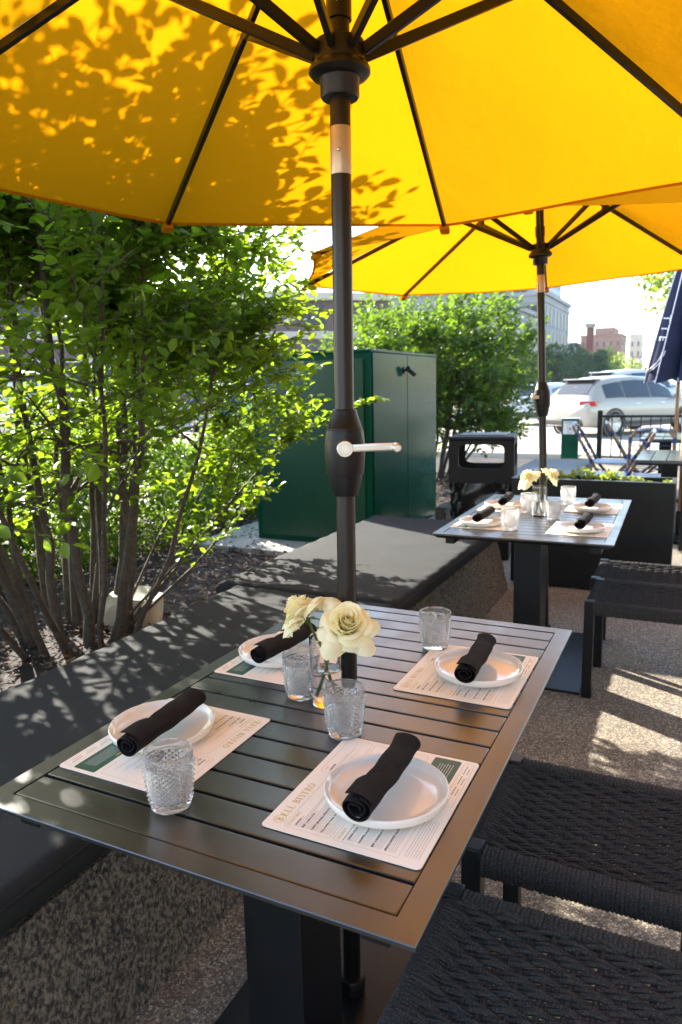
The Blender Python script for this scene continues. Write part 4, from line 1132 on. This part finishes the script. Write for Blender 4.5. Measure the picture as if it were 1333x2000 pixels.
# ------------------------------------------------------------------ cars
def car(lab,x,y,head,paint,L=4.8,W=1.92,H=1.66,low=False,group=None,cat='car',z=-.14):
    t=thing('parked_car',lab,cat,(x,y,z),head,group)
    k=L/4.8;hw=W/2
    ST=[(-2.42,.42,.86,.90,.80,.70),(-2.36,.34,.93,.98,.90,.76),(-2.22,.28,.98,1.06,.945,.78),(-1.95,.25,1.0,1.36,.955,.70),(-1.70,.24,1.01,1.55,.96,.66),(-1.2,.24,1.01,1.63,.96,.655),(-.4,.23,1.0,1.66,.96,.65),(.35,.23,.99,1.62,.96,.64),(.85,.23,.98,1.42,.96,.66),(1.32,.24,.98,1.07,.955,.74),(1.8,.26,.94,1.0,.94,.72),(2.2,.30,.84,.9,.90,.68),(2.40,.42,.70,.76,.74,.55)]
    ST=[(a*k,b,c_*H/1.66,d*H/1.66,e*hw/.96,g*hw/.96) for a,b,c_,d,e,g in ST]
    def half(s):
        X,zb,zl,zt,w_,wr=s
        return [(0,zb),(w_*.86,zb),(w_*.975,zb+.10),(w_,zb+(zl-zb)*.55),(w_*.985,zl-.06),(w_*.955,zl),(w_*.955+(wr-w_*.955)*.5,(zl+max(zl+.005,zt-.07))*.5),(wr,max(zl+.005,zt-.07)),(wr*.82,max(zl+.012,zt-.015)),(wr*.45,max(zl+.016,zt)),(0,max(zl+.018,zt+.006))]
    rings=[]
    for s in ST:
        h=half(s);rings.append([(s[0],yy,zz) for yy,zz in h]+[(s[0],-yy,zz) for yy,zz in h[-2:0:-1]])
    n=len(rings[0]);mb=MB();vs=[p for r_ in rings for p in r_];fs=[]
    for i in range(len(rings)-1):
        for q in range(n): fs.append((i*n+q,(i+1)*n+q,(i+1)*n+(q+1)%n,i*n+(q+1)%n))
    fs.append(tuple(range(n)));fs.append(tuple((len(rings)-1)*n+q for q in range(n-1,-1,-1)))
    mb.add(vs,fs);bd=mb.build('body',paint,t,ang=50)
    def surf(xx,fr,sgn):      # point between belt and roof shoulder
        for i in range(len(ST)-1):
            a,b=ST[i],ST[i+1]
            if a[0]<=xx<=b[0]:
                s=(xx-a[0])/(b[0]-a[0]);ha,hb=half(a),half(b)
                P=lambda h:Vector((h[5][0]+(h[7][0]-h[5][0])*fr,h[5][1]+(h[7][1]-h[5][1])*fr))
                p=P(ha).lerp(P(hb),s);return Vector((xx,sgn*(p.x+.012),p.y))
    for sg in (1,-1):
        for x0,x1,f0,f1 in ((-1.72*k,-1.02*k,.10,.86),(-.98*k,.02*k,.08,.90),(.06*k,.98*k,.08,.86)):
            g=MB();nn=14
            vs=[];
            for i in range(nn+1):
                xx=x0+(x1-x0)*i/nn
                vs+=[surf(xx,f0,sg),surf(xx,f1,sg)]
            g.add(vs,[(2*i,2*i+2,2*i+3,2*i+1) for i in range(nn)]);g.build('side_window',M['carglass'],t)
        tr=MB();tr.box((0,sg*(hw+.004),.36),(2.0*k,.03,.10),.01);tr.build('sill_trim',M['blacktrim'],t)
        for dx in (-.55,.45):
            MB().box((dx*k,sg*(hw-.010),.88*H/1.66),(.2,.03,.03),.01).build('door_handle',M['rim'],t)
        MB().box((.98*k,sg*(hw+.07),1.06*H/1.66),(.12,.18,.13),.03).build('mirror',paint,t)
        MB().box((-2.27*k,sg*(hw-.17),.92*H/1.66),(.16,.44,.13),.02,Matrix.Rotation(sg*R(-22),3,'Z')).build('tail_light',M['red'],t)
        MB().box((2.2*k,sg*(hw-.20),.74*H/1.66),(.22,.3,.12),.03,Matrix.Rotation(sg*R(-25),3,'Z')).build('headlight',M['rim'],t)
        for wx in (-1.43*k,1.43*k):
            Mx=Matrix.Translation((wx,sg*(hw-.12),.355))@Matrix.Rotation(R(-90)*sg,4,'X')
            a=MB().lathe([(.355,.118),(.43,.119),(.43,.128),(.355,.128)],32,Mx,close=True);a.build('wheel_arch',M['blacktrim'],t)
            wl=MB().lathe([(.24,-.1),(.335,-.1),(.355,-.07),(.355,.09),(.335,.128),(.25,.132),(.235,.10),(.235,-.05)],32,Mx,close=True).build('wheel',M['tyre'],t)
            rm=MB().lathe([(0,.06),(.05,.115),(.07,.12),(.0701,.07),(0,.05)],20,Mx)
            rm.lathe([(.215,.10),(.24,.125),(.245,.10),(.235,.06),(.2,.03),(0,.03),(0,.02),(.24,.02)],28,Mx)
            for q in range(10):
                aa=2*PI*q/10;rm.bar(Vector((cos(aa)*.05,sin(aa)*.05,.105)),Vector((cos(aa+.12)*.23,sin(aa+.12)*.23,.115)),.03,.02,Mx)
            rm.build('rim',M['rim'],wl)
    def quad(name,m,pts,off):
        g=MB();g.add([tuple(Vector(p)+Vector(off)) for p in pts],[(0,1,2,3)]);g.build(name,m,t)
    a,b=ST[2],ST[4]
    quad('rear_window',M['carglass'],[(ST[3][0]-.16*k,-.62*hw,1.12*H/1.66+.02),(ST[3][0]-.16*k,.62*hw,1.12*H/1.66+.02),(ST[4][0]-.04,.56*hw,1.52*H/1.66),(ST[4][0]-.04,-.56*hw,1.52*H/1.66)],(-.03,0,.03))
    MB().box((ST[4][0]-.03,0,1.575*H/1.66),(.30,1.16*hw,.03),.01).build('spoiler',paint,t)
    a,b=ST[9],ST[7]
    quad('windscreen',M['carglass'],[(a[0]-.06,-.66*hw,a[3]+.03),(a[0]-.06,.66*hw,a[3]+.03),(b[0]+.1,.58*hw,b[3]-.03),(b[0]+.1,-.58*hw,b[3]-.03)],(.03,0,.03))
    MB().box((-2.40*k,0,.40),(.10,1.5*hw,.16),.03).build('rear_bumper',M['blacktrim'],t)
    MB().box((-2.37*k,0,.80*H/1.66),(.05,.46,.13),.006).build('licence_plate',M['white'],t)
    MB().box((-2.395*k,0,.90*H/1.66),(.03,1.1*hw,.03),.008).build('chrome_strip',M['rim'],t)
    MB().box((2.36*k,0,.46),(.12,1.4*hw,.22),.03).build('front_bumper',M['blacktrim'],t)
    return t
def paintm(n,c_,r=.22): return simple(n,c_,r,var=.03,coat=.8)
hd=math.atan2(.80,.60)
car('champagne white crossover parked with its tail towards the patio',-1.22,21.6,hd,paintm('champagne_paint',(.34,.31,.265)))
car('tall white SUV behind the champagne crossover',-1.6,31.,R(50),paintm('white_paint',(.48,.48,.48)),5.0,2.0,1.95)
car('silver car far left of the champagne crossover, half hidden by the pole',-4.3,27.,R(78),paintm('silver_paint',(.45,.46,.47)),4.5,1.85,1.5)
car('dark blue SUV glimpsed through the big shrub',-14.2,20.,R(140),paintm('blue_paint',(.02,.05,.11)),4.8,1.92,1.75)
car('cream van at far left seen through the shrub',-17.2,14.4,R(125),paintm('cream_paint',(.62,.52,.36)),5.2,2.0,2.2,cat='van')
car('black hatchback low behind the ground cover',-10.2,9.6,R(135),paintm('black_paint',(.015,.016,.02)),4.1,1.75,1.45)
car('red hatchback between the cream van and the stems',-19.5,19.,R(130),paintm('red_paint',(.35,.02,.02)),4.2,1.8,1.5)

# ------------------------------------------------------------------ buildings
BG=simple('pale_limestone_wall',(.23,.235,.235),.85,var=.12,vscale=.5)
BB=simple('red_brown_brick',(.21,.105,.075),.9,var=.15,vscale=.8)
BD=simple('dark_brick',(.10,.07,.065),.9,var=.15,vscale=.8)
BT=simple('tan_stone',(.40,.35,.28),.85,var=.1,vscale=.4)
BU=simple('blue_grey_panel',(.20,.26,.31),.5,var=.1,vscale=.4)
WG=simple('window_glass',(.02,.03,.036),.35,spec=.25)
def building(name,lab,x0,x1,y0,y1,h,wall,faces,cornice=True,roofextra=None,mullion=None):
    """faces: list of (side, ncol, floors[(z0,z1)], width fraction)"""
    t=thing(name,lab,'building',((x0+x1)/2,(y0+y1)/2,-.14))
    hx,hy=(x1-x0)/2,(y1-y0)/2
    MB().bb(-hx,hx,-hy,hy,0,h).build('wall',wall,t,smooth=False)
    if cornice:
        cn=MB();cn.bb(-hx-.3,hx+.3,-hy-.3,hy+.3,h+.002,h+.5);cn.bb(-hx-.12,hx+.12,-hy-.12,hy+.12,h-.9,h-.6);cn.build('cornice',wall,t,smooth=False)
    me={}
    for side,nc,fl,fr in faces:
        span=2*hy if side in 'EW' else 2*hx;p=span/nc
        for z0,z1 in fl:
            key=(side,round(p*fr,2),round(z1-z0,2))
            if key not in me:
                w_=p*fr/2;q=MB();d=.06
                if side in 'EW': q.bb(-d,d,-w_,w_,0,z1-z0)
                else: q.bb(-w_,w_,-d,d,0,z1-z0)
                g=MB()
                if side in 'EW':
                    s=1 if side=='E' else -1
                    g.bb(*sorted((s*.02,s*.09)),-w_-.08,w_+.08,-.12,-.002);g.bb(*sorted((s*.0605,s*.08)),-.04,.04,.001,z1-z0)
                else:
                    s=1 if side=='N' else -1
                    g.bb(-w_-.08,w_+.08,*sorted((s*.02,s*.09)),-.12,-.002);g.bb(-.04,.04,*sorted((s*.0605,s*.08)),.001,z1-z0)
                me[key]=(q.mesh('window',WG,False),g.mesh('frame',wall,False))
            for i in range(nc):
                c_=-span/2+p*(i+.5)
                loc={'E':(hx,c_,z0),'W':(-hx,c_,z0),'S':(c_,-hy,z0),'N':(c_,hy,z0)}[side]
                o=bpy.data.objects.new('window',me[key][0]);COL.objects.link(o);o.parent=t;o.location=loc
                o2=bpy.data.objects.new('frame',me[key][1]);COL.objects.link(o2);o2.parent=o
    if roofextra: 
        a=roofextra;MB().bb(*a[:4],h+.002,h+a[4]).build('penthouse',wall,t,smooth=False)
    return t
fl=lambda z0,n,st,hh:[(z0+i*st,z0+i*st+hh) for i in range(n)]
building('office_building','pale limestone office building with tall windows down the street',-40,-17.5,97,117,12.6,BG,[('E',7,[(1.5,4.2),(5.2,8.2),(9.0,11.4)],.42),('S',6,[(1.5,4.2),(5.2,8.2),(9.0,11.4)],.45)])
building('low_building','lower pale building with a cornice beside the limestone offices',-40,-17.6,62,96.6,9.4,BG,[('E',10,[(1.2,4.0),(5.0,8.0)],.6),('S',6,[(1.2,4.0),(5.0,8.0)],.6)])
building('tower_block','blue-grey tower behind the limestone offices',-52,-24.2,121,150,27,BU,[('E',7,fl(2,7,3.4,2.2),.6),('S',8,fl(2,7,3.4,2.2),.6)],False)
building('brick_building','red-brown brick block at the end of the street',-33.5,-21.2,246,264,15.4,BB,[('S',6,fl(6.5,3,2.8,1.5),.3),('E',8,fl(2,5,2.7,1.6),.45)],True,(-2,4,-8,6,2.6))
building('stone_tower','slender tan stone tower behind the brick block',-21.5,-17.5,280,290,17.6,BT,[('S',2,fl(3,4,3.4,1.6),.3),('E',3,fl(3,4,3.4,1.6),.3)],False)
building('panel_building','small blue-grey block left of the brick block',-41,-34,240,260,13.6,BU,[('S',3,fl(2,4,2.8,1.7),.6)],False)
building('shop_row','low tan shop row before the brick block',-34,-19.0,150,175,6.4,BT,[('E',6,[(1,3.2),(4,5.6)],.6),('S',5,[(1,3.2),(4,5.4)],.55)])
def marquee():
    t=thing('blade_sign','tall red-brown vertical blade sign on the shop row','sign',(-18.4,151,4.5))
    MB().bb(-.9,.5,-.25,.25,0,7.2,.05).build('sign_panel',simple('sign_red',(.22,.06,.04),.6),t)
    MB().bb(-1.2,.8,-.35,.35,7.21,8.0,.05).build('cap',BT,t)
    MB().bb(-.2,.1,-.1,.1,-4.5,-.001).build('post',BT,t)
marquee()
# brick building across the street, seen through the big shrub
def brickrow():
    t=thing('brick_building','low brown brick shop building with a pale cornice across the street','building',(-25.5,29.5,-.14),math.atan2(15.5,17.5))
    hx=13.5
    MB().bb(-hx,hx,0,10,0,6.3).build('wall',BD,t,smooth=False)
    c_=MB();c_.bb(-hx-.2,hx+.2,-.35,0,6.3,6.7);c_.bb(-hx,hx,-.2,0,4.2,4.6);c_.build('cornice',BT,t,smooth=False)
    MB().bb(-hx,hx,-.1,0,0,.6).build('plinth',BT,t,smooth=False)
    for i in range(9):
        x=-12+3*i
        w_=MB().bb(x-1.1,x+1.1,-.06,.0,.62,3.0).build('window',WG,t,smooth=False)
        MB().bb(x-1.25,x+1.25,-.5,-.061,3.05,3.25).build('awning',BT,w_,smooth=False)
        MB().bb(x-.6,x+.6,-.05,.0,4.75,6.0).build('window',WG,t,smooth=False)
brickrow()

# ------------------------------------------------------------------ street trees, signals
def tree(lab,x,y,h,rw,seed,mleaf,n=1500,ls=.28,trunk=.14,group=None,zc=.62):
    t=thing('street_tree',lab,'tree',(x,y,-.14),0,group);r=np.random.default_rng(seed);q=random.Random(seed)
    tr=MB();p=curve((0,0,0),(q.uniform(-.2,.2),q.uniform(-.2,.2),h*.75),(.1,.1,0),7,q,.03);tr.tube(p,[trunk*(1-.75*i/7) for i in range(8)],8)
    cl=[]
    for i in range(13):
        a=q.uniform(0,2*PI);e=q.uniform(.25,.8);z_=q.uniform(.36,.95)
        wq=math.sqrt(max(.05,1-((z_-zc)/.42)**2))
        c_=Vector((cos(a)*rw*e*wq,sin(a)*rw*e*wq,h*z_));cl.append((c_,rw*q.uniform(.30,.50)))
        tr.tube(curve(p[3+i%4],c_,(0,0,.1),4,q,.03),[trunk*.35*(1-.8*s/4) for s in range(5)],5)
    tr.build('trunk',M['bark'],t)
    k=r.integers(0,len(cl),n);cc=np.array([tuple(c_[0]) for c_ in cl])[k];rr=np.array([c_[1] for c_ in cl])[k]
    d=r.normal(0,1,(n,3));d/=np.linalg.norm(d,axis=1,keepdims=True)
    pos=cc+d*(rr*r.uniform(.3,1.,n)**.5)[:,None]*np.array([1,1,.85])
    di=d+r.normal(0,.7,(n,3));no=r.normal(0,.6,(n,3));no[:,2]+=1
    L=r.uniform(.6,1.3,n)*ls
    V,fs=simpleleaves(pos,di,no,L,L*.62)
    npmesh('crown',V,fs,mleaf,t,smooth=False);return t
rowlab='dark green street tree in the row before the limestone offices'
TR=[(-14.8,62,4.9),(-14.2,70,4.6),(-13.6,78,4.9),(-13.4,88,5.2),(-13.2,99,5.4),(-13,112,5.4)]
for i,(x,y,h) in enumerate(TR): 
    tree(['nearest dark street tree of the row before the limestone offices','second dark street tree along the row before the offices','third dark street tree along the row, beside the far pole','fourth dark street tree along the row before the offices','fifth dark street tree along the row before the offices','farthest dark street tree of the row before the offices'][i],x,y,h,2.7,60+i,M['leafdark'],2400,.36,group='dark street trees along the far pavement')
for i,(x,y,h) in enumerate(((-14.5,140,6.5),(-15,165,7.),(-12.5,180,5.6))): tree(['pale green tree past the end of the dark row','pale green tree in front of the brick block','small pale tree below the stone tower'][i],x,y,h,3.4,80+i,M['leafpale'],900,.6,group='pale trees near the brick block')
tree('bright leafy tree rising behind the closed navy umbrella',0.75,18.4,5.3,1.8,91,M['leafpale'],4200,.15,.09,zc=.66)
def signal(lab,x,y,h):
    t=thing('traffic_signal',lab,'traffic light',(x,y,-.14),0,'traffic signals over the junction')
    MB().tube([(0,0,0),(0,0,h+.6)],.09,10).build('pole',M['charcoal'],t)
    MB().tube([(0,0,h+.5),(3.2,0,h+.55)],.05,8).build('arm',M['charcoal'],t)
    b=MB().box((2.6,0,h),(.42,.35,1.0),.04).build('lamp_housing',simple('signal_yellow',(.35,.22,.03),.6),t)
    return t
signal('yellow traffic signal on an arm over the junction',-8.2,118,4.4)
signal('farther yellow traffic signal over the junction',-6.2,150,4.6)

# ------------------------------------------------------------------ presumed restaurant, out of view: added to cut sky fill and bounce warm light
def restaurant():
    t=thing('unseen_restaurant','unseen brick restaurant front added right of the patio to shape the light','building',(7.2,-1.,0))
    w_=MB();w_.bb(-2.6,2.6,-8,8,0,4.4);w_.build('wall',simple('warm_brick',(.13,.085,.06),.9,var=.2,vscale=3.),t,smooth=False)
    MB().bb(-2.75,2.75,-8.15,8.15,4.4005,4.7).build('cornice',BT,t,smooth=False)
    for i in range(4):
        y=-6+4*i;fr=MB();fr.bb(-2.66,-2.601,y-1.35,y+1.35,.75,.85);fr.bb(-2.66,-2.601,y-1.35,y+1.35,2.9,3.0)
        fr.bb(-2.66,-2.601,y-1.35,y-1.25,.851,2.899);fr.bb(-2.66,-2.601,y+1.25,y+1.35,.851,2.899)
        o=fr.build('window',M['black'],t,smooth=False);MB().bb(-2.63,-2.602,y-1.249,y+1.249,.852,2.898).build('pane',WG,o,smooth=False)
restaurant()

# ------------------------------------------------------------------ summer haze over the street
def haze():
    m=bpy.data.materials.new('summer_haze');m.use_nodes=True;t=m.node_tree;t.nodes.remove(t.nodes['Principled BSDF'])
    v=t.nodes.new('ShaderNodeVolumePrincipled');v.inputs['Color'].default_value=(.86,.92,1,1);v.inputs['Density'].default_value=.00024;v.inputs['Anisotropy'].default_value=.2
    t.links.new(v.outputs[0],t.nodes['Material Output'].inputs['Volume'])
    structure(MB().bb(-120,60,-40,330,-1.2,34).build('haze',m,smooth=False),'stuff')
haze()
